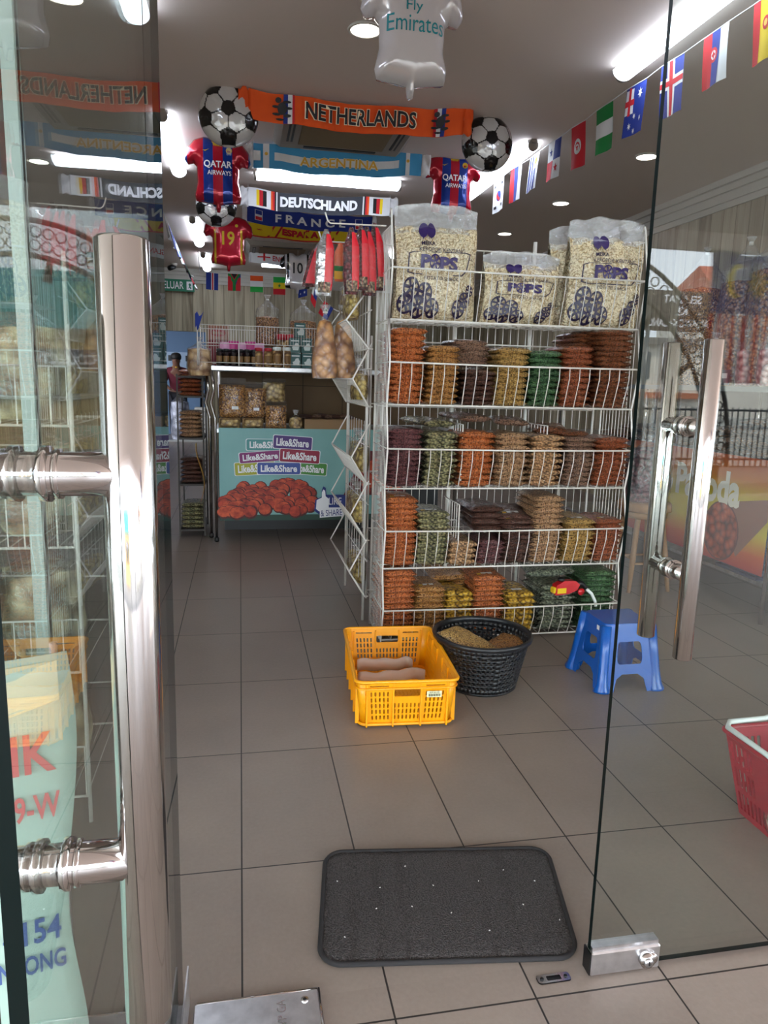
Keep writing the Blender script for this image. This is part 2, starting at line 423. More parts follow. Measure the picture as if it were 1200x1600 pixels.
# floor spring cover, strike plate
b = MB(); b.box((.03, 1.235, .004), (.25, .15, .008), m_steel, bev=.002)
b.tube([(.155, 1.165, .006), (.155, 1.311, .006)], .004, m_chrome, 6); b.tube([(-.09, 1.311, .006), (.155, 1.311, .006)], .003, m_chrome, 6)
sp = b.build('floor_spring_cover', label='brushed metal floor spring cover plate at the doorway', cat='cover plate')
b = MB(); b.tube([(.125, 1.285, .007), (.125, 1.285, .0105)], .008, m_steel, 14); b.tube([(.125, 1.285, .0105), (.125, 1.285, .011)], .004, m_black, 8); b.build('screw', sp)
b = MB(); b.flat(text('VVP GA', .075, .018, .077, 1.255, rot=PI/2), lambda a, c: (a, c, .0087), mat('embossed_steel', (205, 205, 208), .25, 1)); b.build('embossing', sp)
c = at(865, 1530, 'z', 0)
b = MB(); sh = fill([rrect(-.037, -.011, .037, .011, .006), rrect(-.016, -.006, .016, .006, .002)])
b.flat(sh, lambda a, q: (c.x+a, c.y+q, .004), m_chrome); b.flat(fill([rrect(-.037, -.011, .037, .011, .006)]), lambda a, q: (c.x+a, c.y+q, .001), m_black)
kp = b.build('floor_strike_plate', label='small chrome strike plate set in the floor tile', cat='strike plate')
for s in (-1, 1):
    b = MB(); b.tube([(c.x+s*.027, c.y, .004), (c.x+s*.027, c.y, .006)], .004, m_black, 10); b.build('screw', kp)

# ================================================================ CEILING LIGHTS
m_tube = mat('lit_diffuser', (226, 238, 255), .4, emit=TUBE)
m_dn = mat('lit_downlight', (255, 248, 236), .4, emit=DOWN)
m_cap = mat('fixture_cap', (150, 140, 130), .5)
m_batten = mat('fixture_body', (215, 215, 215), .4)
def tube_light(x, y0, y1, label, along='y', group='ceiling tube lights', wide=1):
    cx, cy = (x, (y0+y1)/2) if along == 'y' else ((y0+y1)/2, x)
    r = thing('ceiling_tube_light', (cx, cy, 2.91), label, 'ceiling light', group, rz=0 if along == 'y' else PI/2)
    L = (y1-y0)/2; r.scale = (wide, 1, 1)
    b = MB(); b.box((0, 0, .078), (.075, 2*L, .024), m_batten); b.build('batten', r, local=True)
    prof = [(.062*math.cos(PI*i/10), -.05*math.sin(PI*i/10)) for i in range(11)]
    b = MB(); n = 11
    vs = [(a, s*L, .066+z) for s in (-1, 1) for a, z in prof]
    b.add(vs, [(i, i+1, n+i+1, n+i) for i in range(n-1)] + [tuple(range(n)), tuple(range(2*n-1, n-1, -1)), (0, n, 2*n-1, n-1)], m_tube, True)
    b.build('diffuser', r, local=True)
    for s in (-1, 1):
        b = MB(); b.tube([(0, s*(L+.001), .05), (0, s*(L+.02), .05)], .038, m_cap, 14); b.box((0, s*(L+.012), .078), (.04, .03, .024), m_cap); b.build('end_cap', r, local=True)
    return r
tube_light(2.1, 2.85, 4.06, 'nearest right tube light seen through the closed glass door')
tube_light(-.47, 2.85, 4.06, 'nearest left tube light seen through the open glass door')
tube_light(-.49, 5.45, 6.85, 'left tube light just past the open door edge')
tube_light(2.1, 5.35, 6.9, 'right tube light behind the right football balloon')
tube_light(-.5, 8.8, 10.3, 'small left tube light beside the lower football balloon')
tube_light(-.5, 11.2, 12.6, 'farthest small left tube light above the row of flags')
tube_light(2.1, 8.8, 10.3, 'right tube light hidden over the tall rack')
tube_light(6.72, .16, 1.4, 'long tube light running across between the sky blue and black scarves', along='x', wide=1.8)
tube_light(11.75, .35, .8, 'short distant tube light glowing behind the green and yellow flag', along='x')
for x, y, lb in ((3.06, 5.445, 'round downlight touching the closed door edge'), (3.06, 6.98, 'round downlight above the right clear snack bag'), (3.06, 8.52, 'smallest round downlight farthest along the right'),
                 (.64, 3.98, 'round downlight half hidden by the white shirt balloon'), (-1.63, 6.95, 'round downlight seen through the open glass door')):
    r = thing('downlight', (x, y, 2.985), lb, 'ceiling light', 'round downlights')
    b = MB(); b.lathe([(.085, .014), (.09, .006), (.088, 0), (.075, 0), (.075, .014)], m_white, 28); b.build('trim_ring', r, local=True)
    b = MB(); b.lathe([(.074, .012), (.074, .003)], m_dn, 28, smooth=False); b.build('lamp', r, local=True)
def cassette(x0, x1, y0, y1, lb):
    cx, cy = (x0+x1)/2, (y0+y1)/2; w, d = (x1-x0)/2, (y1-y0)/2
    r = thing('air_conditioner', (cx, cy, 2.95), lb, 'air conditioner')
    m1 = mat('aircon_panel', (150, 140, 128), .5); m2 = mat('aircon_grille', (132, 112, 80), .6)
    b = MB(); b.add([(-w, -d, .05), (w, -d, .05), (w, d, .05), (-w, d, .05), (-w+.05, -d+.05, .0), (w-.05, -d+.05, .0), (w-.05, d-.05, .0), (-w+.05, d-.05, .0)],
                    [(0, 1, 5, 4), (1, 2, 6, 5), (2, 3, 7, 6), (3, 0, 4, 7), (4, 5, 6, 7)], m1)
    b.build('panel', r, local=True)
    g = w*.64; e = d*.64
    b = MB(); b.box((0, 0, -.004), (2*g, 2*e, .008), m2, bev=.003); b.build('intake_grille', r, local=True)
    for s in (-1, 1):
        b = MB(); b.box((s*(g+.065), 0, -.002), (.045, 2*e*.86, .006), m_black); b.build('vent_slot', r, local=True)
        b = MB(); b.box((0, s*(e+.06), -.002), (2*g*.86, .04, .006), m_black); b.build('vent_slot', r, local=True)
        b = MB(); b.box((s*(g+.065), 0, -.007), (.012, 2*e*.84, .004), m1); b.build('louvre', r, local=True)
cassette(.26, 1.24, 4.98, 5.9, 'square ceiling air conditioner panel behind the orange scarf')
cassette(.1, 1.05, 10.0, 10.9, 'smaller distant ceiling air conditioner panel under the yellow scarf')
c = at(272, 427, 'y', 12.4)
r = thing('dome_camera', (c.x, c.y, 2.93), 'small dark security camera on the ceiling above the green exit sign', 'camera')
b = MB(); b.lathe([(.05, .07), (.05, .04), (.03, .03)], m_white, 16); b.build('mount', r, local=True)
b = MB(); b.tube([(0, 0, .02), (-.06, -.1, -.02)], .04, m_black, 12); b.build('lens_barrel', r, local=True)

# ================================================================ TALL WIRE RACK
RX0, RX1, RY, RYB = .664, 1.885, 3.25, 3.6
RAIL = [1.748, 1.341, .952, .566, .18]
BZ = [1.53, 1.15, .762, .376, .02]
rack = thing('wire_display_rack', ((RX0+RX1)/2, RY+.17, 0), 'tall white wire display rack of five tiers filled with packed snacks', 'display rack')
for s, X in ((-1, RX0), (1, RX1)):
    b = MB()
    fr = [(X, RY+.03, 0)]
    for k in range(4, -1, -1): fr += [(X, RY+.045, BZ[k]), (X, RY, RAIL[k]), (X, RY+.045, RAIL[k]+.19)]
    fr = fr[:-1] + [(X, RY+.05, 1.98), (X, RY+.06, 2.0), (X, RY+.08, 1.98)]
    b.tube(fr, .0045, m_wire, 6)
    b.tube([(X, RYB, 0), (X, RYB, 1.96)], .005, m_wire, 6)
    for k in range(5):
        b.tube([(X, RY+.045, BZ[k]), (X, RYB, BZ[k])], .004, m_wire, 5); b.tube([(X, RY, RAIL[k]), (X, RYB, RAIL[k])], .003, m_wire, 5)
    b.tube([(X, RY+.05, 1.93), (X, RYB, 1.93)], .003, m_wire, 5)
    for i in range(1, 10):
        y = RY+.03+(RYB-RY-.03)*i/10; b.tube([(X, y, .01), (X, y, 1.93)], .0016, m_wire, 4)
    b.build('side_panel', rack)
b = MB()
for z in (.1, .55, 1.0, 1.45, 1.9): b.tube([(RX0, RYB, z), (RX1, RYB, z)], .004, m_wire, 5)
for i in range(1, 30): x = RX0+(RX1-RX0)*i/30; b.tube([(x, RYB, .02), (x, RYB, 1.9)], .0018, m_wire, 4)
for x in (RX0+.4, RX0+.8): b.tube([(x, RYB+.01, 0), (x, RYB+.01, 1.96)], .01, m_wire, 6)
b.build('back_panel', rack)
for k in range(5):
    b = MB(); z, q = RAIL[k], BZ[k]
    b.tube([(RX0, RY, z), ((RX0+RX1)/2, RY-.004, z-.004), (RX1, RY, z)], .0042, m_wire, 6)
    b.tube([(RX0, RY+.045, q), (RX1, RY+.045, q)], .0045, m_wire, 6)
    n = 24
    for i in range(1, n):
        x = RX0+(RX1-RX0)*i/n
        b.tube([(x, RY, z), (x, RY, z-.055), (x, RY+.045, q), (x, RYB, q)], .0021, m_wire, 5)
    for j in (1, 2, 3): b.tube([(RX0, RY+.045+.08*j, q), (RX1, RY+.045+.08*j, q)], .003, m_wire, 4)
    for fx in ((.31, .66) if k in (2, 3) else ()):
        x = RX0+(RX1-RX0)*fx
        for j in range(7): yy = RY+.08+j*.04; b.tube([(x, yy, q), (x, yy, q+.3-.0*j)], .0019, m_wire, 4)
        b.tube([(x, RY+.08, q), (x, RY+.08, q+.3), (x, RYB, q+.3)], .003, m_wire, 5)
    b.build('wire_basket', rack)

# ================================================================ SNACK PACKS
def snack(key, a, c, s=150, bump=1.0):
    m = mat('snack_'+key, c, .4, coat=.85, c2=tuple(q*.68 for q in a), scale=s, bump=bump, vor=True, bscale=s)
    for n in m.node_tree.nodes:
        if n.type == 'VALTORGB':
            n.color_ramp.elements[0].position = .1; n.color_ramp.elements[1].position = .78
            e = n.color_ramp.elements.new(.42); e.color = sr(tuple(p*.35+q*.65 for p, q in zip(a, c)))
        if n.type == 'BUMP': n.inputs['Distance'].default_value = .006
        if n.type == 'BSDF_PRINCIPLED':     # crinkled wrap: the clear coat has its own ripples
            nt = m.node_tree; tc = nt.nodes.new('ShaderNodeTexCoord'); ns = nt.nodes.new('ShaderNodeTexNoise'); ns.inputs['Scale'].default_value = 34; ns.inputs['Detail'].default_value = 3
            nt.links.new(tc.outputs['Object'], ns.inputs['Vector']); bq = nt.nodes.new('ShaderNodeBump'); bq.inputs['Distance'].default_value = .02; bq.inputs['Strength'].default_value = 1
            nt.links.new(ns.outputs['Fac'], bq.inputs['Height']); nt.links.new(bq.outputs[0], n.inputs['Coat Normal'])
    return m
KIND = {  # material, what it looks like
 'orange': (snack('orange', (160, 66, 22), (236, 146, 82)), 'orange ring cracker'),
 'golden': (snack('golden', (150, 88, 34), (222, 165, 92)), 'golden fried cracker'),
 'darkbrown': (snack('darkbrown', (56, 32, 26), (134, 88, 72)), 'dark brown chip'),
 'yellow': (snack('yellow', (150, 104, 42), (226, 186, 112)), 'yellow crunchy snack'),
 'green': (snack('green', (26, 62, 34), (104, 142, 92)), 'green pea snack'),
 'rust': (snack('rust', (126, 54, 26), (190, 108, 66)), 'rust brown snack'),
 'brown': (snack('brown', (96, 48, 26), (172, 104, 64)), 'deep brown stick'),
 'maroon': (snack('maroon', (74, 30, 34), (160, 104, 104)), 'maroon dried fruit'),
 'mixed': (snack('mixed', (52, 52, 36), (190, 180, 132), 75), 'green and cream mixed nut'),
 'tan': (snack('tan', (138, 94, 62), (226, 182, 138)), 'tan biscuit'),
 'fawn': (snack('fawn', (134, 92, 60), (224, 180, 134), 80), 'fawn coloured cracker'),
 'umber': (snack('umber', (100, 68, 54), (184, 144, 118)), 'grey brown biscuit'),
 'greygreen': (snack('greygreen', (58, 66, 54), (168, 172, 148), 75), 'grey green seed'),
 'sun': (snack('sun', (120, 74, 24), (238, 196, 70), 60), 'brown and yellow mixed snack'),
}
m_seam = film('pack_film', haze=.18, rough=.12, bump=.5, bscale=40, gloss=.1)
m_label = mat('white_sticker', (232, 230, 226), .5)
def pack_mesh(kind, seed, w=.174, d=.27, t=.036):
    rr = random.Random(seed); ph = rr.random()*9; b = MB(); m = KIND[kind][0]
    nu, nv = 16, 22
    def h(u, v):
        a = max(0, 1-abs(2*u-1)**3.5)*max(0, 1-abs(2*v-1)**9)
        return (a**.5)*t/2*(1+.3*noise.noise((u*9+ph, v*12, ph))+.12*noise.noise((u*25+ph, v*30, ph))) + .0007*(a > 0)
    def top(s):
        return lambda u, v: ((u-.5)*w + .004*noise.noise((v*5, ph, s)), v*d, t/2 + s*h(u, v) + .002*noise.noise((u*5, v*5, ph+3)))
    b.grid(top(1), nu, nv, m); b.grid(lambda u, v: top(-1)(1-u, v), nu, nv, m)
    for s, v0, v1 in ((-1, -.03, .004), (1, .996, 1.02)):     # crimped ends
        b.grid(lambda u, v: ((u-.5)*w*.97, (v0+(v1-v0)*v)*d, t/2+.0025*math.sin(u*25+ph)), 8, 1, m_seam)
    for s in (-1, 1):
        b.grid(lambda u, v: (s*(w/2-.001+.007*u), v*d, t/2+.002*noise.noise((v*8, ph, s))), 1, 8, m_seam)
    me = b.build('tmp', local=True); q = me.data; bpy.data.objects.remove(me); return q
_pk = {}
def pack(kind, loc, rz, label, group, sticker=False, tilt=0, variant=None, sc=1.0, zs=.85):
    v = R_.randrange(3) if variant is None else variant
    if (kind, v) not in _pk: _pk[kind, v] = pack_mesh(kind, hash(kind) % 97 + v*31 if False else sum(map(ord, kind))+v*31)
    o = bpy.data.objects.new('snack_pack', _pk[kind, v]); COL.objects.link(o); o.location = loc; o.rotation_euler = (tilt, R_.uniform(-.02, .02), rz); o.scale = (sc, sc if sc < 1 else 1, zs)
    tag(o, label, 'snack pack', group)
    if sticker:
        b = MB(); b.add([(-.03, .05, .0376), (.03, .055, .0376), (.03, .085, .038), (-.03, .08, .038)], [(0, 1, 2, 3)], m_label)
        b.add([(-.055, .045, .037), (-.034, .05, .037), (-.034, .068, .0374), (-.055, .066, .0374)], [(0, 1, 2, 3)], mat('yellow_sticker', (232, 190, 40), .5))
        s = b.build('price_sticker', o, local=True)
    return o
ORD = ['topmost', 'second from top', 'third from top', 'fourth from top', 'fifth from top', 'sixth from top', 'seventh from top', 'eighth from top', 'ninth from top', 'tenth from top', 'eleventh from top',
       'twelfth from top', 'thirteenth from top', 'fourteenth from top', 'fifteenth from top', 'sixteenth from top', 'seventeenth from top', 'eighteenth from top']
TIERS = {1: 'second shelf', 2: 'third shelf', 3: 'fourth shelf', 4: 'bottom shelf'}
STK = {
 1: [(610, 665, 512, 'orange', 0), (667, 716, 540, 'golden', 0), (722, 772, 578, 'darkbrown', 0), (776, 826, 543, 'yellow', 0), (828, 877, 548, 'green', 0), (879, 926, 541, 'rust', 0), (930, 993, 515, 'brown', 0)],
 2: [(606, 660, 670, 'maroon', 0), (664, 714, 676, 'mixed', 0), (718, 772, 675, 'orange', 0), (775, 826, 677, 'tan', 0), (829, 879, 680, 'fawn', 0), (882, 928, 683, 'umber', 0), (930, 982, 684, 'rust', 0)],
 3: [(603, 652, 778, 'orange', 1), (652, 702, 800, 'mixed', 1), (702, 744, 846, 'fawn', 0), (745, 785, 843, 'maroon', 0), (786, 832, 812, 'darkbrown', 1), (833, 880, 776, 'tan', 0), (882, 928, 812, 'yellow', 1), (930, 970, 811, 'rust', 1)],
 4: [(598, 648, 893, 'orange', 1), (649, 694, 918, 'golden', 1), (695, 738, 924, 'sun', 0), (740, 788, 900, 'orange', 1), (790, 834, 926, 'sun', 1), (838, 905, 915, 'greygreen', 0), (908, 962, 893, 'green', 0)],
}
COLN = ['leftmost', 'second', 'third', 'fourth', 'fifth', 'sixth', 'rightmost']
for k, cols in STK.items():
    zb = BZ[k]+.004
    for ci, (xa, xb, yt, kind, stick) in enumerate(cols):
        if k == 4: yt0 = yt
        A = at(xa, RAIL[k]*0+yt, 'y', RY+.07); Bq = at(xb, yt, 'y', RY+.07)
        wdt = Bq.x-A.x; cx = (A.x+Bq.x)/2; zt = A.z
        n = max(3, int(round((zt-zb)/(.024 if kind in ('darkbrown', 'maroon', 'brown', 'umber') else .028)))); n = min(n, 17)
        pitch = (zt-zb)/n
        nm = {0: 'leftmost', len(cols)-1: 'rightmost'}.get(ci, ['', 'second', 'third', 'fourth', 'fifth', 'sixth', 'seventh'][ci if ci < 7 else 6])
        where = '%s, %s stack' % (TIERS[k], nm) if nm in ('leftmost', 'rightmost') else '%s, %s stack from left' % (TIERS[k], nm)
        for i in range(n):
            f = i/n
            yy = RY+.062 - max(0, .035*(f-.0))*(1 if zb+i*pitch < RAIL[k] else .6)
            pack(kind, (cx+R_.uniform(-.004, .004), yy+R_.uniform(-.004, .006), zb+i*pitch), R_.uniform(-.035, .035),
                 '%s pack, %s, %s' % (KIND[kind][1], ORD[n-1-i], where), '%s packs on the %s' % (KIND[kind][1], where), sticker=(stick and i == n-1), sc=min(1.08, wdt/.165), zs=pitch/.0325)
def loose(kind, px, py, y, rz, tilt, label, st=False, dz=0):
    p = at(px, py, 'y', y); o = pack(kind, (p.x, p.y, p.z+dz), rz, label, 'loose snack packs lying on the stacks', st, tilt); return o
loose('mixed', 690, 668, 3.36, .3, .05, 'green and cream mixed nut pack tossed on its stack on the third shelf')
loose('umber', 745, 660, 3.4, .2, .05, 'grey brown pack lying behind the orange stack on the third shelf')
loose('umber', 800, 666, 3.4, -.2, .05, 'grey brown pack lying behind the tan stack on the third shelf')
loose('brown', 905, 684, 3.38, .5, .06, 'deep brown pack lying askew right on the third shelf')
loose('brown', 860, 678, 3.42, -.3, .06, 'deep brown pack behind the fawn stack on the third shelf')
for i in range(4): loose('darkbrown', 765+R_.uniform(-6, 6), 832-i*10, 3.33+.012*i, R_.uniform(-.2, .2), .03, 'dark brown pack %s in the loose heap left of the fourth shelf divider' % ORD[3-i])
for i in range(2): loose('darkbrown', 805, 822-i*7, 3.34, R_.uniform(-.2, .2), .1, 'dark brown pack %s over the dark stack on the fourth shelf' % ORD[1-i], i == 1)
for i in range(5): loose('umber', 738+R_.uniform(-4, 4), 573-i*8, 3.38, R_.uniform(-.15, .15), .02, 'grey brown pack %s in the back pile of the second shelf' % ORD[4-i])
for i in range(4): loose('golden', 700+i*18, 915-R_.uniform(0, 8), 3.45, R_.uniform(-.3, .3), .05, 'golden pack in the shaded back row of the bottom shelf, %s from left' % ['first', 'second', 'third', 'fourth'][i])
for i in range(4): loose('greygreen', 850+i*18, 903-i*2, 3.42, R_.uniform(-.3, .3), .05, 'grey green pack behind the price gun on the bottom shelf, %s from left' % ['first', 'second', 'third', 'fourth'][i])
for i in range(5): loose('brown', 925+R_.uniform(-4, 8), 560-i*8, 3.42, R_.uniform(-.15, .15), .0, 'deep brown pack %s in the back right pile of the second shelf' % ORD[4-i])

# ================================================================ BIG CLEAR SNACK BAGS ON TOP
def food(key, a, c, scale=55, bump=1.0, rough=.6, rings=False):
    """piled food pieces: bright rims around dark gaps"""
    k = 'food_'+key
    if k in _M: return _M[k]
    m = mat(k, a, rough, coat=.2); nt = m.node_tree; N = nt.nodes.new; L = nt.links.new; b = nt.nodes['Principled BSDF']
    tc = N('ShaderNodeTexCoord'); ns = N('ShaderNodeTexNoise'); ns.inputs['Scale'].default_value = scale*.25; L(tc.outputs['Object'], ns.inputs[0])
    mx = N('ShaderNodeMixRGB'); mx.inputs[0].default_value = .03; L(tc.outputs['Object'], mx.inputs[1]); L(ns.outputs['Color'], mx.inputs[2])
    v = N('ShaderNodeTexVoronoi'); v.inputs['Scale'].default_value = scale; L(mx.outputs[0], v.inputs['Vector'])
    rp = N('ShaderNodeValToRGB'); e = rp.color_ramp.elements; mid = tuple((p*.55+q*.45) for p, q in zip(a, c))
    if rings:
        e[0].position = .1; e[0].color = sr(mid); e[1].position = .72; e[1].color = sr(a)
        x = e.new(.3); x.color = sr(c); x = e.new(.5); x.color = sr(c)
    else:
        e[0].position = .1; e[0].color = sr(c); e[1].position = .74; e[1].color = sr(tuple(q*.85 for q in a)); x = e.new(.4); x.color = sr(tuple(p*.4+q*.6 for p, q in zip(a, c)))
    L(v.outputs['Distance'], rp.inputs[0]); L(rp.outputs[0], b.inputs['Base Color'])
    bp = N('ShaderNodeBump'); bp.inputs['Strength'].default_value = bump; bp.inputs['Distance'].default_value = .012
    L(v.outputs['Distance'], bp.inputs['Height']); bp.invert = True; L(bp.outputs[0], b.inputs['Normal'])
    return m
m_noodle = food('rings', (196, 166, 118), (252, 234, 196), 105, rings=True)
m_bag = film('bag_film', haze=.035, rough=.12, bump=.9, bscale=20, gloss=.07)
m_flap = film('bag_flap', haze=.22, rough=.18, bump=1, bscale=22, gloss=.14)
m_purple = mat('purple_print', (52, 34, 92), .35)
m_darkp = mat('dark_print', (40, 28, 62), .35)
def wheel(cx, cy, r):
    loops = [ring(cx, cy, r, 20)]
    for k in range(6):
        a = PI/3*k+.26
        loops.append([(cx+q*math.cos(a+t), cy+q*math.sin(a+t)) for q, t in ((r*.26, 0), (r*.78, -.33), (r*.82, 0), (r*.78, .33))])
    loops.append(ring(cx, cy, r*.12, 6))
    return fill(loops)
def pops_bag(x0, x1, z0, z1, y, fillz, label, tilt=0, rz=0, seed=0, prints=True):
    w, h = x1-x0, z1-z0; D = .15
    r = thing('clear_snack_bag', ((x0+x1)/2, y, z0), label, 'snack bag', 'large printed clear snack bags', rz=rz)
    fz = fillz-z0
    def prof(a, bb, k=1.0):
        g = 1 if bb < fz*.8 else max(.1, 1-(bb-fz*.8)/(h-fz*.8)*1.05)
        e = max(0, 1-abs(2*a/w)**3)**.5; lo = min(1, (bb/.05+.25))
        wr = .012*noise.noise((a*9, bb*7, seed)) + (.014*math.sin(a*40+seed)*math.sin(bb*18) if bb > fz else .004*noise.noise((a*30, bb*30, seed)))
        return D/2*e*g*lo*k, wr
    def topz(a): return .018*noise.noise((a*12, seed, 2)) - .025*abs(2*a/w)**3
    def F(s, k=1.0, hh=None):
        def fn(u, v):
            a = (u-.5)*w*k*(1-.04*math.sin(v*PI)); bb = v*(hh or h); p, wr = prof(a, bb, k)
            z = bb + (topz(a)*v*v if hh is None else .02*noise.noise((a*14, seed, 5))*v)
            return (a + tilt*z, s*p + wr, z)
        return fn
    b = MB(); b.grid(F(-1, .97, fz), 24, 26, m_noodle); b.grid(F(1, .97, fz), 24, 26, m_noodle)
    b.grid(lambda u, v: (lambda p, q: (p[0], p[1]*(1-v)+q[1]*v, p[2]+.015*math.sin(v*PI)))(F(-1, .97, fz)(u, 1), F(1, .97, fz)(u, 1)), 24, 6, m_noodle)
    b.build('snack_filling', r, local=True)
    b = MB(); b.grid(F(-1), 26, 30, m_bag); b.grid(F(1), 26, 30, m_bag); b.build('bag_film', r, local=True)
    b = MB(); vf = fz/h*.96
    for s in (-1, 1): b.grid(lambda u, v: (lambda p: (p[0], p[1]+s*.0015, p[2]))(F(s)(u, vf+(1-vf)*v)), 22, 10, m_flap)
    b.build('bag_top', r, local=True)
    if prints:
        def on(a, q):
            u = a+.5; p = F(-1)(u, q/h*1.0 if False else q); return (p[0], p[1]-.0065, p[2])
        b = MB(); f = fz/h
        for cx, tt in ((-.185, .5), (-.09, -.5)): b.flat(fill([ring(cx, f*.97, .055, 16, .062, rot=tt)]), on, m_purple)
        b.flat(fill([[(-.2, f*.87), (-.14, f*.93), (-.08, f*.87), (-.1, f*.99), (-.14, f*.96), (-.18, f*.99)]]), on, m_purple)
        b.flat(text('MEIKA', .17, .035, -.13, f*.83, .02), on, m_darkp)
        b.flat(text('KEROPOK KENTANG', .56, .034, .04, f*.765), on, m_darkp)
        fr = [(-.36, f*.73), (-.3, f*.745), (.33, f*.755), (.4, f*.75), (.36, f*.56), (.3, f*.5), (-.3, f*.5), (-.37, f*.52)]
        cx, cy = 0.01, f*.63
        b.flat(fill([fr, [(cx+(p-cx)*.965, cy+(q-cy)*.93) for p, q in fr]]), on, m_darkp)
        b.flat(text('P', .12, f*.15, -.16, f*.635, .045), on, m_purple)
        b.flat(wheel(-.045, f*.63, .07), on, m_purple)
        b.flat(text('PS', .22, f*.155, .125, f*.62, .045), on, m_purple)
        b.flat(text('POTATO SNACK', .42, .03, .04, f*.46), on, m_darkp)
        for wx, wy, wr in ((-.32, .33, .095), (-.16, .28, .09), (-.38, .16, .09), (-.24, .13, .1), (-.07, .12, .085)): b.flat(wheel(wx, f*(wy+.02), wr), on, m_darkp)
        for wx, wy, wr in ((.25, .12, .08), (.33, .22, .07), (.4, .33, .05)): b.flat(wheel(wx, f*(wy+.02), wr), on, m_darkp)
        b.build('bag_print', r, local=True)
    return r
yb = RY+.18
pops_bag(.70, 1.10, 1.535, 2.06, yb, 1.945, 'tall printed clear bag of potato rings at the left end of the rack top', seed=1)
pops_bag(1.115, 1.50, 1.535, 1.875, yb-.01, 1.80, 'shorter slumped printed bag of potato rings between the two tall bags', seed=2, tilt=.05)
pops_bag(1.50, 1.80, 1.535, 2.03, yb+.1, 1.93, 'printed potato ring bag half hidden behind the right front bag', seed=3, prints=False)
pops_bag(1.53, 1.93, 1.535, 2.05, yb-.02, 1.94, 'printed clear bag of potato rings at the right end beside the door edge', seed=4, tilt=.04)

# ================================================================ SIDE BINS on the left of the rack
m_chip = food('chips', (150, 118, 48), (232, 208, 120), 38)
bins = thing('side_wire_rack', (.6, 3.85, 0), 'narrow white wire rack of sloping bins behind the left end of the tall rack', 'display rack')
for x, y in ((.635, 3.66), (.635, 4.32)):
    b = MB(); b.tube([(x, y, 0), (x, y, 1.85)], .008, m_wire, 8); b.build('post', bins)
for k, z in enumerate((1.535, 1.262, .885, .6, .31)):
    b = MB(); X0, X1 = (.535, .625) if k else (.50, .62); y0, y1 = 3.5, 4.27
    for y in (y0, y1):
        b.tube([(X1, y, z+.17), (X0, y, z), (X1-.01, y, z-.13), (X1+.01, y, z-.13)], .004, m_wire, 6)
    b.tube([(X0, y0, z), (X0, y1, z)], .004, m_wire, 6); b.tube([(X1-.01, y0, z-.13), (X1-.01, y1, z-.13)], .004, m_wire, 6); b.tube([(X1, y0, z+.05), (X1, y1, z+.05)], .003, m_wire, 6)
    for i in range(1, 34): y = y0+(y1-y0)*i/34; b.tube([(X0, y, z), (X1-.01, y, z-.13)], .0011, m_wire, 4)
    for i in range(1, 8): f = i/8; b.tube([(X0+(X1-.01-X0)*f, y0, z-.13*f), (X0+(X1-.01-X0)*f, y1, z-.13*f)], .0009, m_wire, 4)
    for i in range(1, 9): y = y0+(y1-y0)*i/9; b.tube([(X1, y, z-.1), (X1, y, z+.17)], .0017, m_wire, 4)
    b.build('sloping_bin', bins)
def lumpy_bag(name, c, rx, ry, rz_, m, label, cat, group=None, tied=True, seed=0, filmm=None, fillf=.68, taper=.18):
    """clear bag: lumpy food body, film skin and gathered neck; c = centre of its base"""
    r = thing(name, c, label, cat, group)
    H = rz_*2
    def body(k):
        def fn(u, v):
            a = 2*PI*u; t = v; q = (.78+.22*math.sin(min(1, t*4)*PI/2))*(1-taper*t) if t < .8 else (1-.8*taper)*max(.12, 1-((t-.8)/.2)**.8*.9)
            w = 1+.1*noise.noise((math.cos(a)*2, math.sin(a)*2, t*4+seed))
            return (rx*q*math.cos(a)*w*k, ry*q*math.sin(a)*w*k, H*t)
        return fn
    b = MB(); bd = body(.94)
    def fd(u, v):
        p = bd(u, min(v, .999)*fillf); dz = .012*noise.noise((p[0]*25, p[1]*25, seed)); return (p[0], p[1], p[2]+.004+dz*v)
    b.grid(fd, 22, 14, m); bt = [fd(i/22, 0) for i in range(22)]; b.add(bt, [tuple(range(21, -1, -1))], m); tp = [fd(i/22, 1) for i in range(22)]
    b.add(tp+[(0, 0, H*fillf+.02)], [(i, (i+1) % 22, 22) for i in range(22)], m, True)
    b.build('snack_filling', r, local=True)
    b = MB(); b.grid(body(1.0), 24, 20, filmm or m_bag)
    b.build('bag_film', r, local=True)
    if tied:
        b = MB(); b.tube([(0, 0, H*.985), (0, 0, H*1.01)], .012, m_label, 8)
        b.lathe([(.01, H), (.022, H+.02), (.028, H+.035), (.005, H+.03)], m_flap, 10); b.build('knot', r, local=True)
    return r
for k, (px, py, y) in enumerate(((545, 500, 3.75), (558, 625, 3.65), (560, 735, 3.8), (555, 812, 3.8), (556, 905, 3.9))):
    p = at(px, py, 'y', y)
    lumpy_bag('chip_bag', (p.x+.01, p.y, p.z), .045, .14, .085, m_chip, 'clear bag of yellow chips in the %s side bin' % ['topmost', 'second', 'middle', 'fourth', 'lowest'][k], 'snack bag', 'chip bags in the side bins', seed=k)
    p = at(px-8, py-10, 'y', y+.3)
    lumpy_bag('chip_bag', (p.x+.02, p.y, p.z), .045, .14, .085, m_chip, 'clear chip bag behind the front one in the %s side bin' % ['topmost', 'second', 'middle', 'fourth', 'lowest'][k], 'snack bag', 'chip bags in the side bins', seed=k+9)
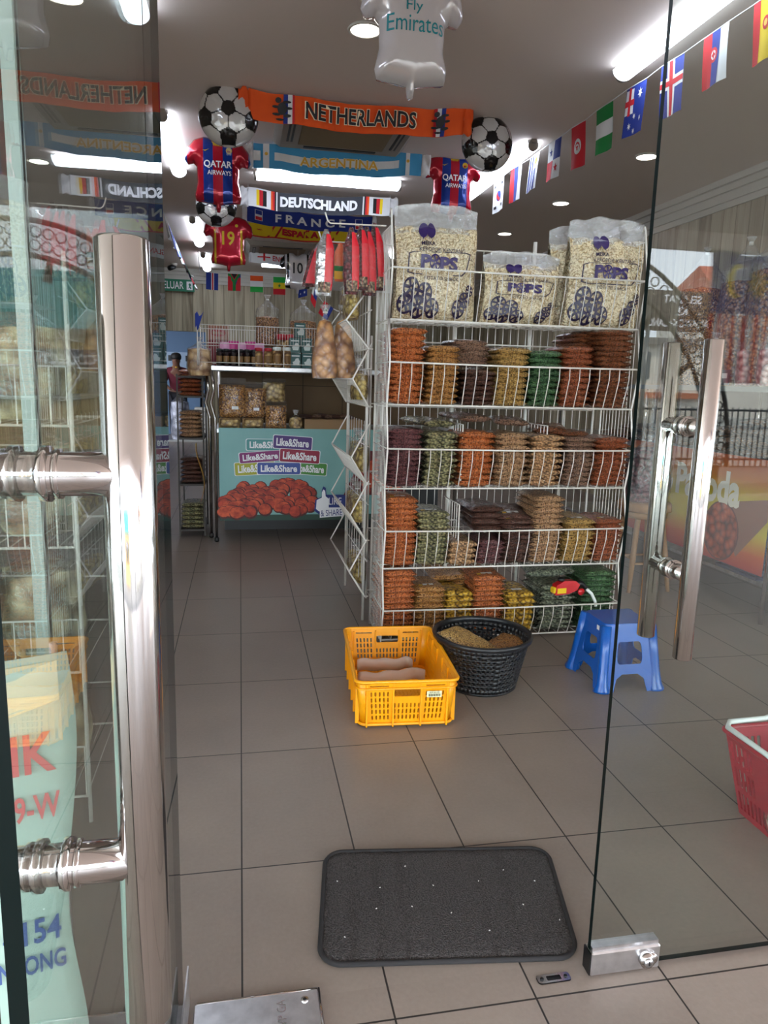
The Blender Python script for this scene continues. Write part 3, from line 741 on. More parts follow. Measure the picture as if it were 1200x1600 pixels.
# big hanging bags of shelled nuts
m_nut = food('nuts', (150, 92, 44), (222, 166, 98), 26)
for i, (px, y, lb) in enumerate(((507, 3.7, 'large clear bag of brown nuts hanging left of the side bins'), (535, 3.78, 'second clear bag of brown nuts hanging partly behind the side bins'))):
    top = at(px, 488, 'y', y); bot = at(px, 592, 'y', y)
    r = lumpy_bag('nut_bag', (bot.x, y, bot.z), .08, .04, (top.z-bot.z)/2, m_nut, lb, 'snack bag', 'hanging nut bags', seed=20+i, fillf=.84, taper=.62)
    b = MB(); b.tube([(0, 0, top.z-bot.z), (0, 0, top.z-bot.z+.1), (0, -.0 if i == 0 else -.08, 1.918-bot.z)], .0015, m_wire, 5); b.build('hanging_string', r, local=True)

# ================================================================ HANGING RED PACKS on hook rods
m_red = mat('red_foil', (224, 20, 44), .3, coat=.5); m_dried = food('dried', (60, 16, 20), (128, 34, 40), 60)
m_orange = mat('orange_print', (232, 110, 66), .35, coat=.4); m_grn = mat('green_print', (40, 130, 60), .4); m_yel = mat('yellow_print', (240, 180, 50), .4); m_silver = mat('silver_foil', (190, 190, 192), .25, .9, bump=.6, bscale=30)
m_root = food('roots', (70, 48, 34), (206, 178, 142), 70)
for lb, xl, z, y in (('front hook rod sticking out left from the top of the tall rack', at(512, 356, 'y', 3.42).x, 1.945, 3.42), ('second hook rod lower behind the front one', at(502, 378, 'y', 3.7).x, 1.915, 3.7)):
    b = MB(); b.tube([(xl-.012, y, z+.045), (xl, y, z+.01), (xl+.012, y, z), (RX0, y, z+.005)], .0035, m_wire, 6)
    b.build('hook_rod', label='white '+lb, cat='hook')
def hang_pack(ptop, pbot, y, w, kind, label, yaw=0):
    A, Bm = at(*ptop, 'y', y), at(*pbot, 'y', y); ax = (Bm-A); L = ax.length; ax.normalize()
    r = thing('hanging_snack_pack', A, label, 'snack pack', 'packs hanging from the hook rods')
    sd = Vector((math.cos(yaw), math.sin(yaw), 0)); nr = sd.cross(ax).normalized()
    if nr.y > 0: nr = -nr
    def P(a, t, d): return sd*(a*w) + ax*(t*L) + nr*d
    def wid(t): return (.2+.8*min(1, t/.3))*(1-.15*max(0, t-.8)/.2)
    b = MB()
    for s in (-1, 1): b.grid(lambda u, v: P((u-.5)*wid(v), v, s*(.016*math.sin(PI*u)**.6*min(1, v*3)*min(1, (1.05-v)*6))), 8, 16, {'red': m_dried, 'silver': m_silver, 'carrot': m_orange, 'flat': m_dried}[kind])
    b.build('pack_body', r, local=True)
    b = MB()
    if kind in ('red', 'silver'):
        for s in (-1, 1): b.grid(lambda u, v: P(.0+.48*u*wid(.1+.8*v), .08+.84*v, s*(.018*math.sin(PI*(.58+.38*u))**.6+.002)), 3, 14, m_red)
    if kind == 'flat': b.grid(lambda u, v: P((u-.4)*.8*wid(.04+.9*v), .04+.9*v, .02), 3, 14, m_red)
    if kind == 'carrot':
        b.grid(lambda u, v: P((u-.5)*wid(.6+.15*v), .62+.13*v, .019), 3, 4, m_grn); b.grid(lambda u, v: P((u-.5)*wid(.8), .75+.2*v, .019), 3, 4, m_yel)
    b.build('printed_band', r, local=True)
    if kind in ('red', 'silver'):
        b = MB(); b.grid(lambda u, v: P((u-.5)*.7, .8+.16*v, .02+.006*math.sin(u*12)), 6, 4, m_root); b.build('snack_filling', r, local=True)
    b = MB()
    for s in (-1, 1): b.grid(lambda u, v: P((u-.5)*1.12*wid(v*.98), v*1.03, s*(.022*math.sin(PI*u)**.6*min(1, v*3)+.001)), 8, 14, film('pack_wrap', haze=.01, rough=.1, bump=1, bscale=45, gloss=.05, f90=.5))
    b.build('clear_wrapper', r, local=True)
hang_pack((505, 372), (482, 448), 3.7, .075, 'flat', 'flat red pack tilted left at the free end of the lower rod')
hang_pack((545, 378), (543, 440), 3.7, .06, 'carrot', 'orange pack with a green band, right one of the pair on the lower rod')
hang_pack((532, 378), (531, 440), 3.7, .06, 'carrot', 'orange pack with a green band, left one of the pair on the lower rod')
hang_pack((510, 358), (505, 462), 3.42, .08, 'silver', 'silver and red pack at the free end of the front rod')
hang_pack((549, 355), (549, 460), 3.38, .072, 'red', 'dark pack with a red stripe second from the free end of the front rod')
hang_pack((564, 352), (565, 453), 3.41, .072, 'red', 'dark pack with a red stripe third from the free end of the front rod')
hang_pack((573, 354), (577, 462), 3.44, .072, 'red', 'dark pack with a red stripe fourth from the free end of the front rod')
hang_pack((585, 348), (591, 454), 3.47, .072, 'red', 'dark pack with a red stripe hanging nearest the tall rack')

# ================================================================ BALLOONS
def pt_seg(p, a, b):
    dx, dy = b[0]-a[0], b[1]-a[1]; t = max(0, min(1, ((p[0]-a[0])*dx+(p[1]-a[1])*dy)/(dx*dx+dy*dy+1e-12)))
    return math.hypot(p[0]-a[0]-t*dx, p[1]-a[1]-t*dy)
def foil(key, c, metal=.35): return mat('foil_'+key, c, .16, metal, coat=.6)
def balloon(name, c, outline, T, step, paint, label, prints=(), rz=0, tilt=0, D=.09, rim=None):
    """foil balloon: 2-D outline inflated to thickness T, facing -y; paint(x, z) gives the material of each spot"""
    r = thing(name, c, label, 'balloon', rz=rz)
    if tilt: r.rotation_euler.x = tilt
    n = len(outline)
    def hh(p):
        d = min(pt_seg(p, outline[i], outline[(i+1) % n]) for i in range(n)); q = min(1, d/D)
        return T/2*math.sqrt(max(0, 1-(1-q)**2)) + (.0025*noise.noise((p[0]*45, p[1]*45, 1)) if d < D*.8 else 0)
    v, f = fill([outline], step); hs = [hh(p) for p in v]
    b = MB()
    groups = {}
    for t in f:
        m = paint(sum(v[i][0] for i in t)/len(t), sum(v[i][1] for i in t)/len(t)); groups.setdefault(m.name, (m, []))[1].append(t)
    for m, ts in groups.values():
        b.add([(p[0], -h, p[1]) for p, h in zip(v, hs)], ts, m, True)
        b.add([(p[0], h, p[1]) for p, h in zip(v, hs)], [t[::-1] for t in ts], m, True)
    b.build('foil_body', r, local=True)
    zt = max(p[1] for p in outline); b = MB(); b.tube([(0, .0, zt-.03), (.004, 0, 3.0-c[2])], .0015, m_wire, 5)
    if 3.0-c[2] > zt: b.build('ribbon', r, local=True)
    if prints:
        b = MB()
        for sh, m in prints: b.flat(sh, lambda a, q: (a, -hh((a, q))-.0025, q), m)
        b.build('printed_lettering', r, local=True)
    return r
m_fw, m_fk = foil('white', (214, 212, 212), .3), foil('black', (16, 16, 18), .2)
def soccer(c, R, label, rot=0):
    phi = (1+5**.5)/2; V = []
    for a in (-1, 1):
        for q in (-phi, phi): V += [(0, a, q), (a, q, 0), (q, 0, a)]
    V = [Vector(v).normalized() for v in V]
    q = V[0].rotation_difference(Vector((0, 0, 1))); V = [q @ v for v in V]
    nb = min((v for v in V if v.z < .9), key=lambda v: (v-Vector((0, 0, 1))).length)
    q = Matrix.Rotation(-PI/2-math.atan2(nb.y, nb.x)+rot, 3, 'Z'); V = [Matrix.Rotation(-.1, 3, 'X') @ (q @ v) for v in V]
    C = []
    for i in range(12):
        for j in range(i):
            for k in range(j):
                if (V[i]-V[j]).length < 1.06 and (V[i]-V[k]).length < 1.06 and (V[j]-V[k]).length < 1.06: C.append((V[i]+V[j]+V[k]).normalized())
    def paint(x, z):
        rr = min(.999, math.hypot(x, z)/R); a = rr*PI/2*.86; s = math.sin(a)/max(rr, 1e-6)
        p = Vector((x/R*s, z/R*s, math.cos(a)))
        dv = sorted((math.acos(max(-1, min(1, p.dot(v)))) for v in V))[0]*1.16
        dc = sorted(math.acos(max(-1, min(1, p.dot(v)))) for v in C)[:2]
        if dv < dc[0]: return m_fk
        return m_fk if dc[1]-dc[0] < .05 else m_fw
    r = balloon('football_balloon', c, ring(0, 0, R, 40), R*1.1, R/26, paint, label, D=R*.9)
    b = MB(); b.grid(lambda u, v: ((u-.5)*.03, .004*math.sin(u*9), -R-.05*v+.005), 4, 4, m_flap); b.build('inflation_tail', r, local=True)
    return r
def P2(px, py, y): p = at(px, py, 'y', y); return (p.x, p.y, p.z)
soccer(P2(357, 181, 5.0), .185, 'large black and white football balloon left of the orange scarf')
soccer(P2(761, 225, 5.05), .178, 'black and white football balloon right of the orange scarf', rot=.1)
soccer(P2(338, 322, 6.6), .168, 'smaller football balloon between the striped and the all red shirt balloons')
SHIRT = [(-.06, .235), (-.1, .24), (-.17, .215), (-.225, .15), (-.24, .075), (-.215, .04), (-.175, .05), (-.155, .03), (-.15, -.08), (-.17, -.17), (-.16, -.21), (-.06, -.222), (-.02, -.23), (-.012, -.28), (.012, -.28), (.02, -.23),
         (.06, -.222), (.16, -.21), (.17, -.17), (.15, -.08), (.155, .03), (.175, .05), (.215, .04), (.24, .075), (.225, .15), (.17, .215), (.1, .24), (.06, .235), (.03, .215), (0, .205), (-.03, .215)]
m_fr, m_fb, m_fs, m_fy = foil('red', (188, 16, 44)), foil('blue', (18, 56, 150)), foil('shirt_white', (222, 216, 218), .25), foil('yellow', (226, 190, 50))
m_txtw = mat('white_lettering', (236, 236, 240), .4); m_teal = mat('teal_lettering', (28, 140, 150), .4)
def striped(x, z):
    if z > .17 and abs(x) < .03+(z-.17)*.4: return m_fy
    if abs(x) > .175 and z > 0: return m_fr if abs(x) < .222 else m_fb
    return m_fr if int(math.floor((x+.035)/.07)) % 2 == 0 else m_fb
def striped_shirt(c, label, s=1):
    pr_ = [(text('QATAR', .2, .055, 0, .035, .02), m_txtw), (text('AIRWAYS', .17, .032, .01, -.02, .01), m_txtw), (fill([ring(.08, .135, .022, 10)]), m_fy), (rect(.068, .12, .092, .135, .01), m_fr), (fill([[(-.11, .13), (-.09, .122), (-.06, .14), (-.09, .13)]]), m_fy)]
    return balloon('shirt_balloon', c, SHIRT, .16, .0116, striped, label, pr_)
striped_shirt(P2(341, 270, 5.9), 'red and blue striped shirt balloon under the large left football balloon')
striped_shirt(P2(706, 290, 6.0), 'red and blue striped shirt balloon half hidden behind the tall left snack bag')
madrid = [(text('Fly', .075, .055, -.01, .065, .0), m_teal), (text('Emirates', .26, .07, .0, .0, .0), m_teal), (fill([ring(.12, .165, .022, 12, .032)]), mat('gold_print', (170, 150, 60), .4)), (fill([ring(.12, .165, .012, 10, .02)]), m_txtw),
          (fill([[(-.13, .165), (-.1, .165), (-.1, .195)]]), m_teal), (fill([[(-.16, .16), (-.135, .16), (-.135, .178)]]), m_teal)]
balloon('shirt_balloon', P2(643, 52, 3.6), [(x*1.0, z) for x, z in SHIRT], .2, .012, lambda x, z: m_fs, 'large white shirt balloon with teal lettering floating at the top', madrid)
def spain(x, z):
    if z > .19 and abs(x) < .05: return m_fy
    if abs(abs(x)-.125) < .008 and z < .1: return m_fy
    return m_fr
balloon('shirt_balloon', P2(357, 378, 7.7), SHIRT, .16, .0116, spain, 'small all red shirt balloon with a yellow number nineteen', [(text('19', .12, .13, 0, .02, .02), m_fy), (fill([ring(.08, .14, .015, 10)]), m_fy), (text('Y', .03, .03, -.07, .14), m_fy)])

# ================================================================ SCARVES
def scarf(px0, px1, Y, hgt, label, deco, base, back_label=None, sag=.02, wav=.008, tails=.05, tilt=0, seed=0, tailm=None):
    A, B2 = at(*px0, 'y', Y), at(*px1, 'y', Y); L = (B2-A).length; ax = (B2-A).normalized()
    r = thing('football_scarf', A, label, 'scarf', 'football scarves under the ceiling')
    def fn(off):
        def g(a, q):      # a 0..1 along, q 0..1 up
            s = a*L; w = wav*math.sin(a*23+seed)+wav*.7*math.sin(a*51+q*3+seed)
            z = -sag*(1-(2*a-1)**2) - .006*math.sin(a*17+seed)
            return ax*s + Vector((0, w*(1-q*.4) - off + (1-q)*.03, z+(q-1)*hgt))
        return g
    b = MB(); b.flat(rect(0, 0, 1, 1, .02), fn(0), base, True)
    b.build('scarf_cloth', r, local=True, solid=.002)
    b = MB(); n = 0
    for sh, m in deco: n += 1; b.flat(sh, fn(.004+.001*n), m)
    b.build('scarf_pattern', r, local=True)
    for s in (0, 1):
        b = MB(); e0 = fn(0)(s, .98); b.tube([tuple(e0), (e0.x, e0.y, 3.0-A.z)], .002, m_wc, 5); b.build('hanging_cord', r, local=True)
        b = MB(); d = -1 if s == 0 else 1
        b.grid(lambda u, v: fn(0)(s, v) + ax*(d*tails*u) + Vector((0, .01*math.sin(v*9+u*5), .012*math.sin(u*7+v*5+seed))), 5, 8, tailm or m_txtw)
        b.build('scarf_end', r, local=True, solid=.003)
    return r
def R4(x0, y0, x1, y1): return rect(x0, y0, x1, y1, .03)
def TX(*a, **k):
    v, f = text(*a, **k); return (v, f)
m_or = mat('orange_cloth', (238, 92, 20), .8, c2=(225, 78, 12), scale=6); m_lk = mat('black_lettering', (26, 24, 30), .6); m_cr = mat('cream_outline', (246, 226, 190), .6)
m_sky = mat('sky_cloth', (72, 158, 208), .8); m_wc = mat('white_cloth', (226, 226, 228), .8); m_gold = mat('gold_lettering', (228, 176, 60), .6); m_navy = mat('navy_cloth', (34, 44, 108), .8)
m_gr = mat('charcoal_cloth', (58, 60, 68), .8); m_yc = mat('yellow_cloth', (242, 208, 30), .8); m_rc = mat('red_cloth', (204, 30, 44), .8); m_tail = mat('white_fringe', (222, 220, 222), .6); m_blu = mat('blue_cloth', (30, 52, 140), .8); m_kk = mat('black_cloth', (24, 24, 26), .8)
m_gc = mat('green_cloth', (28, 130, 62), .8)
def lion(cx):
    o = []
    for p, q, r1, r2, a in ((0, .5, .022, .22, .3), (-.018, .78, .014, .1, 0), (.02, .72, .02, .05, .6), (-.026, .3, .02, .05, -.5), (.022, .25, .018, .06, .7), (.03, .5, .015, .05, -.4), (-.03, .55, .016, .05, .4), (-.01, .12, .02, .04, 0)):
        o.append((fill([ring(cx+p, q, r1, 9, r2, rot=a)]), m_lk))
    return o
scarf((388, 137), (726, 169), 4.9, .158, 'long orange scarf lettered in black outline capitals nearest the door', [(R4(.155, 0, .175, 1), m_blu), (R4(.175, 0, .195, 1), m_wc), (R4(.195, 0, .205, 1), m_rc), (R4(.855, 0, .87, 1), m_rc), (R4(.87, 0, .89, 1), m_wc), (R4(.89, 0, .91, 1), m_blu)]
      + lion(.15) + lion(.885) + [(TX('NETHERLANDS', .52, .62, .51, .5, bold=.05), m_cr), (TX('NETHERLANDS', .51, .58, .51, .5, bold=.022), m_lk)], m_or, sag=.035, tailm=m_or, tails=.06)
scarf((396, 222), (660, 238), 5.9, .165, 'sky blue and white striped scarf with gold lettering', [(R4(.12, .34, .86, .66), m_wc), (R4(.055, .0, .09, 1), m_wc), (R4(.9, 0, .925, 1), m_wc), (fill([ring(.073, .6, .01, 10, .07)]), m_gold), (fill([ring(.913, .6, .01, 10, .07)]), m_gold), (R4(.0, .3, .04, .7), m_wc),
      (TX('ARGENTINA', .47, .42, .5, .48, bold=.03), m_cr), (TX('ARGENTINA', .465, .38, .5, .48, bold=.015), m_gold)], m_sky, sag=.03, tailm=m_tail, tails=.07, seed=2)
gd = []
for x, sg in ((0, 1), (1, -1)):
    X = lambda t: x+sg*t
    gd += [(R4(min(X(0), X(.2)), 0, max(X(0), X(.2)), 1), m_wc)]
    for t0, t1, m in ((.055, .075, m_yc), (.075, .1, m_rc), (.1, .125, m_kk)): gd.append((R4(min(X(t0), X(t1)), .1, max(X(t0), X(t1)), .92), m))
    for t0, t1, m in ((.155, .168, m_or), (.168, .18, m_rc), (.18, .19, m_kk)): gd.append((R4(min(X(t0), X(t1)), 0, max(X(t0), X(t1)), 1), m))
scarf((388, 293), (610, 308), 7.2, .158, 'charcoal scarf with bold white capitals and striped ends', gd+[(TX('DEUTSCHLAND', .545, .56, .49, .5, bold=.05), m_txtw)], m_gr, sag=.03, tailm=m_tail, tails=.08, seed=4)
fl_ = lambda x0: [(R4(x0, .2, x0+.06, .82), m_wc), (R4(x0+.005, .55, x0+.055, .8), m_blu), (R4(x0+.005, .22, x0+.055, .42), m_rc)]
scarf((386, 320), (582, 338), 7.9, .155, 'navy blue scarf with widely spaced white capitals', fl_(.06)+fl_(.86)+[(TX('F R A N C E', .56, .5, .5, .48, bold=.03), m_txtw)], m_blu, sag=.03, tailm=m_tail, tails=.05, seed=5)
dg = []
for x in (.17, .24, .69, .76): dg.append((([(x, .08), (x+.02, .08), (x+.09, .92), (x+.07, .92)], [(0, 1, 2, 3)]), m_rc))
dg += [(fill([star(.1, .5, .035, 9, .6)]), m_rc), (fill([star(.11, .6, .02, 7, .5)]), m_gold), (R4(0, .9, 1, 1.0), m_rc), (R4(0, 0, 1, .08), m_rc)]
scarf((388, 343), (556, 358), 8.9, .165, 'yellow scarf with red edges and diagonal bars', dg+[(TX('ESPAÑA', .34, .52, .48, .5, bold=.06), m_rc)], m_yc, sag=.02, tailm=m_yc, tails=.03, seed=6)
scarf((391, 388), (515, 396), 10.6, .17, 'narrow white scarf with red lettering and a cross farthest back', [(R4(.09, .44, .25, .54), m_rc), (R4(.16, .2, .185, .8), m_rc), (TX('ENGLAND', .34, .4, .45, .47, bold=.01), m_rc), (TX('ENGLAND', .34, .4, .9, .47, bold=.01), m_rc)], m_wc, sag=.03, tailm=m_wc, tails=.02, seed=7)
# white number ten shirt balloon behind
wk = lambda x, z: m_fk if (abs(x) > .17 or (abs(abs(x)-.13) < .014 and z > -.1) or (z < -.18 and abs(x) > .1)) else m_fs
balloon('shirt_balloon', P2(465, 425, 10.2), SHIRT, .14, .0145, wk, 'white and black shirt balloon with number ten below the white scarf', [(text('10', .13, .14, 0, .04, .02), m_lk)])

# ================================================================ FLAGS
def flag(tl, tr, dn, label, base, deco, w8=.006, seed=0):
    """tl, tr: ends of the top edge; dn: hanging vector"""
    tl, tr, dn = Vector(tl), Vector(tr), Vector(dn); ax = tr-tl; nr = ax.cross(dn).normalized()
    if (CAM-tl).dot(nr) < 0: nr = -nr
    def fn(off): return lambda a, q: tl + ax*a + dn*(1-q) + nr*(w8*math.sin(a*6+seed+(1-q)*2)*(1.2-q) + off)
    b = MB(); b.flat(rect(0, 0, 1, 1, .1), fn(0), base, True)
    for i, (sh, m) in enumerate(deco):
        b.flat(sh, fn(.0012+.0004*i), m); 
    for i, (sh, m) in enumerate(deco): b.flat(sh, fn(-.0012-.0004*i), m)
    return b.build('hanging_flag', label=label, cat='flag', group='small national flags on strings')
def RF(x0, y0, x1, y1): return rect(x0, y0, x1, y1, .15)
m_w = m_wc; m_lb = mat('light_green_cloth', (40, 170, 70), .8)
pixf = [  # tl, tr, bottom-left photo corners on the string plane x = 2.2
 ((772, 285), (788, 273), (767, 335), 'white flag with a red and blue disc, hanging lowest on the right string', m_w, [(fill([ring(.5, .48, .2, 16, .16)]), m_blu), (fill([[(.3, .48), (.5, .32), (.6, .4), (.45, .5), (.42, .62)]]), m_rc), (RF(.1, .12, .3, .2), m_lk), (RF(.72, .78, .92, .86), m_lk), (RF(.1, .76, .3, .84), m_lk), (RF(.7, .14, .9, .22), m_lk)]),
 ((799, 266), (816, 256), (792, 318), 'flag of vertical red, blue and white bands next to the white disc flag', m_w, [(RF(0, 0, .34, 1), m_rc), (RF(.34, 0, .67, 1), m_blu)]),
 ((829, 248), (844, 236), (817, 303), 'white flag with dark blue stripes and a yellow sun in its corner', m_w, [(RF(.08+.22*i, 0, .18+.22*i, 1 if i < 2 else .6), m_blu) for i in range(4)] + [(fill([star(.74, .8, .16, 10, .5)]), m_yc)]),
 ((858, 226), (878, 213), (848, 285), 'flag quartered white, blue and red with two stars', m_w, [(RF(.5, .5, 1, 1), m_blu), (RF(0, 0, .5, .5), m_rc), (fill([star(.25, .73, .13)]), m_blu), (fill([star(.75, .27, .13)]), m_rc)]),
 ((893, 201), (915, 188), (887, 267), 'red flag with a white disc and red star on the right string', m_rc, [(fill([ring(.5, .5, .24, 18, .18)]), m_w), (fill([ring(.5, .48, .17, 14, .125)]), m_rc), (fill([ring(.5, .455, .14, 14, .105)]), m_w), (fill([star(.5, .47, .1)]), m_rc)]),
 ((932, 174), (958, 157), (926, 244), 'green flag with a white middle band beside the red disc flag', m_gc, [(RF(0, .34, 1, .67), m_w)]),
 ((980, 141), (1011, 123), (968, 217), 'dark blue flag with white stars left of the door edge', m_blu, [(RF(.03, .45, .42, .95), m_w), (RF(.18, .42, .3, .98), m_rc), (RF(.0, .62, .46, .74), m_rc), (fill([star(.72, .8, .12, 7)]), m_w), (fill([star(.3, .2, .08, 7)]), m_w), (fill([star(.5, .38, .07, 7)]), m_w), (fill([star(.8, .3, .07, 7)]), m_w), (fill([star(.5, .08, .07, 7)]), m_w)]),
 ((1034, 105), (1070, 83), (1025, 188), 'blue flag with a white edged red cross behind the closed door edge', m_blu, [(RF(.3, 0, .6, 1), m_w), (RF(0, .5, 1, .72), m_w), (RF(.38, 0, .52, 1), m_rc), (RF(0, .56, 1, .66), m_rc)]),
 ((1101, 61), (1140, 34), (1090, 143), 'flag of red, blue and white vertical bands with a crest seen through the closed door', m_w, [(RF(0, 0, .34, 1), m_rc), (RF(.34, 0, .67, 1), m_blu), (fill([ring(.42, .58, .17, 14, .14)]), m_rc), (fill([ring(.42, .58, .1, 10, .09)]), m_w), (fill([star(.42, .58, .09, 4, .5)]), m_rc)]),
 ((1179, 8), (1222, -22), (1167, 105), 'yellow flag with red sides at the top right corner', m_yc, [(RF(0, 0, .25, 1), m_rc), (RF(.75, 0, 1, 1), m_rc), (fill([ring(.5, .6, .14, 12, .11)]), m_rc), (fill([ring(.5, .6, .08, 9, .06)]), m_gold)]),
]
strp = []
for i, (a, c, d, lb, base, deco) in enumerate(pixf):
    tl, tr = at(*a, 'x', 2.2), at(*c, 'x', 2.2); bl = at(*d, 'x', 2.2)
    strp += [tl, tr]; dn = Vector(((.02), (bl.y-tl.y), bl.z-tl.z))
    flag(tl, tr, dn, lb, base, deco, seed=i)
strp.sort(key=lambda p: -p.y)
b = MB(); b.tube([(2.2, 7.3, 3.0)]+[tuple(p+Vector((0, 0, .003))) for p in strp]+[(2.2, 2.6, 2.86)], .003, m_wc, 5); b.build('flag_string', label='white string holding the right row of flags', cat='string')
YF = 11.0
bf = [((322, 425), (341, 427), 27, 'blue flag with thin white and red vertical stripes, leftmost of the far row', m_blu, [(RF(.42, 0, .66, 1), m_w), (RF(.49, 0, .59, 1), m_rc)]),
 ((356, 427), (376, 428), 27, 'far flag with a green forked band between red and blue', m_rc, [(fill([[(.5, 0), (1, 0), (1, 1), (.5, .5)]]), m_blu), (fill([[(0, 1), (.2, 1), (.5, .62), (.8, 1), (1, 1), (.62, .48), (.62, 0), (.38, 0), (.38, .48), (0, .9)]]), m_gc), (fill([[(.25, 1), (.75, 1), (.5, .7)]]), m_kk)]),
 ((391, 430), (411, 431), 26, 'far flag of orange, white and green horizontal bands', m_w, [(RF(0, .67, 1, 1), m_or), (RF(0, 0, 1, .33), m_lb)]),
 ((427, 432), (446, 433), 28, 'far flag of green, yellow and red bands with a star', m_yc, [(RF(0, .67, 1, 1), m_lb), (RF(0, 0, 1, .33), m_rc), (fill([star(.5, .5, .14)]), m_gc)]),
 ((466, 444), (480, 440), 22, 'small blue far flag under the number ten balloon', m_blu, [(fill([star(.7, .3, .12)]), m_w), (fill([star(.5, .7, .1)]), m_w), (fill([star(.25, .25, .08)]), m_w)])]
sp_ = []
for i, (a, c, dpx, lb, base, deco) in enumerate(bf):
    tl, tr = at(*a, 'y', YF), at(*c, 'y', YF); bl = at(a[0], a[1]+dpx, 'y', YF); sp_ += [tl, tr]
    flag(tl, tr, bl-tl, lb, base, deco, seed=i)
b = MB(); b.tube([(at(312, 424, 'y', YF).x-.02, YF, 3.0), tuple(at(312, 424, 'y', YF))]+[tuple(p) for p in sp_]+[tuple(at(484, 438, 'y', YF)), (at(484, 438, 'y', YF).x+.02, YF, 3.0)], .004, m_wc, 5); b.build('flag_string', label='string across the back holding the far row of flags', cat='string')
# descending string in front of the nut bags
Y2 = 5.0
pp = [at(*q, 'y', Y2) for q in ((489, 440), (497, 462), (508, 476), (527, 486))]
flag(at(490, 442, 'y', Y2), at(497, 455, 'y', Y2), at(485, 469, 'y', Y2)-at(490, 442, 'y', Y2), 'narrow white, blue and red flag tilted beside the red hanging packs', m_w, [(RF(.0, 0, 1, .4), m_rc), (RF(.35, .4, 1, 1), m_blu)])
flag(at(507, 470, 'y', Y2), at(521, 482, 'y', Y2), at(497, 489, 'y', Y2)-at(507, 470, 'y', Y2), 'blue and red flag with a white centre tilted above the nut bags', m_rc, [(RF(.5, 0, 1, 1), m_blu), (RF(.3, .3, .7, .7), m_w), (fill([ring(.5, .5, .12, 10)]), m_gc)])
b = MB(); b.tube([tuple(at(484, 438, 'y', YF))]+[tuple(p+Vector((0, .003, .0))) for p in pp]+[tuple(at(556, 490, 'y', 4.32))], .003, m_wc, 5); b.build('flag_string', label='short string with two tilted flags above the nut bags', cat='string')
# left string running towards the back corner
A, B2 = Vector((-.77, 8.2, 2.95)), Vector((-.745, 12.0, 2.80)); axs = (B2-A)
lf = [('white flag nearest the door on the left string', m_w, []), ('white and blue flag second on the left string', m_w, [(RF(.5, 0, 1, 1), m_blu)]), ('dark blue flag third on the left string', m_blu, [(RF(.4, 0, .6, 1), m_w)]), ('pale striped flag fourth on the left string', m_w, [(RF(0, .3, 1, .6), m_sky)]),
      ('dark red flag fifth on the left string', m_rc, [(RF(0, 0, 1, .4), m_kk)]), ('navy flag sixth on the left string', m_navy, [(RF(0, 0, .3, 1), m_gc)]), ('red flag with a white disc on the left string', m_rc, [(fill([ring(.5, .5, .25, 14, .2)]), m_w), (fill([ring(.5, .5, .14, 10, .1)]), m_rc)]), ('white flag with green edge last on the left string', m_w, [(RF(0, .8, 1, 1), m_lb)])]
for i, (lb, base, deco) in enumerate(lf):
    t0 = (i+.15)/len(lf); t1 = (i+.65)/len(lf); z = .05 if i < 6 else .0
    flag(A+axs*t0, A+axs*t1, (.06+.01*i, -.03, -.27), lb, base, deco, seed=i, w8=.012)
b = MB(); b.tube([tuple(A-axs*.05), tuple(A), tuple(B2), tuple(B2+Vector((.05, .3, 0)))], .003, m_wc, 5); b.build('flag_string', label='string running back along the left holding overlapping flags', cat='string')

# ================================================================ ON THE FLOOR
m_mat = mat('charcoal_pile', (66, 63, 63), .97, c2=(96, 92, 91), scale=260, bump=1, spec=.1)
r = thing('door_mat', (.485, 1.525, 0), 'dark grey ribbed door mat with rounded corners on the tiles', 'door mat', rz=-.125)
mw, md_ = .295, .192
def skew(a, q): return (a + .1*q*(1 if a > 0 else .25)*(abs(a)/mw), q)
b = MB(); out = rrect(-mw, -md_, mw, md_, .05, 8)
sh = fill([out], .0125)
def mz(a, q):
    d = min(pt_seg((a, q), out[i], out[(i+1) % len(out)]) for i in range(len(out)))
    z = .011*min(1, (d/.012)+.1)**.5
    for k in range(1, 9):
        if abs(a-(-mw+.0656*k)) < .0045: z -= .0035
    return z
b.flat(sh, lambda a, q: (*skew(a, q), mz(a, q)), m_mat, True); b.build('pile', r, local=True)
b = MB(); b.tube([(*skew(a, q), .006) for a, q in out], .006, mat('dark_binding', (40, 38, 39), .9), 6, closed=True); b.build('bound_edge', r, local=True)
for i in range(14):
    a, q = -.25+.083*(i % 7)+R_.uniform(-.025, .025), (.08 if i < 7 else -.07)+R_.uniform(-.06, .06)
    b = MB(); b.box((.485+a, 1.525+q, .0125), (.0035, .0018, .0015), m_label, rz=R_.random()*3)
    b.build('lint_fleck', label='white lint fleck on the dark door mat, %s row, %s from left' % ('back' if i < 7 else 'front', ['first', 'second', 'third', 'fourth', 'fifth', 'sixth', 'seventh'][i % 7]), cat='lint', group='flecks of lint on the mat')

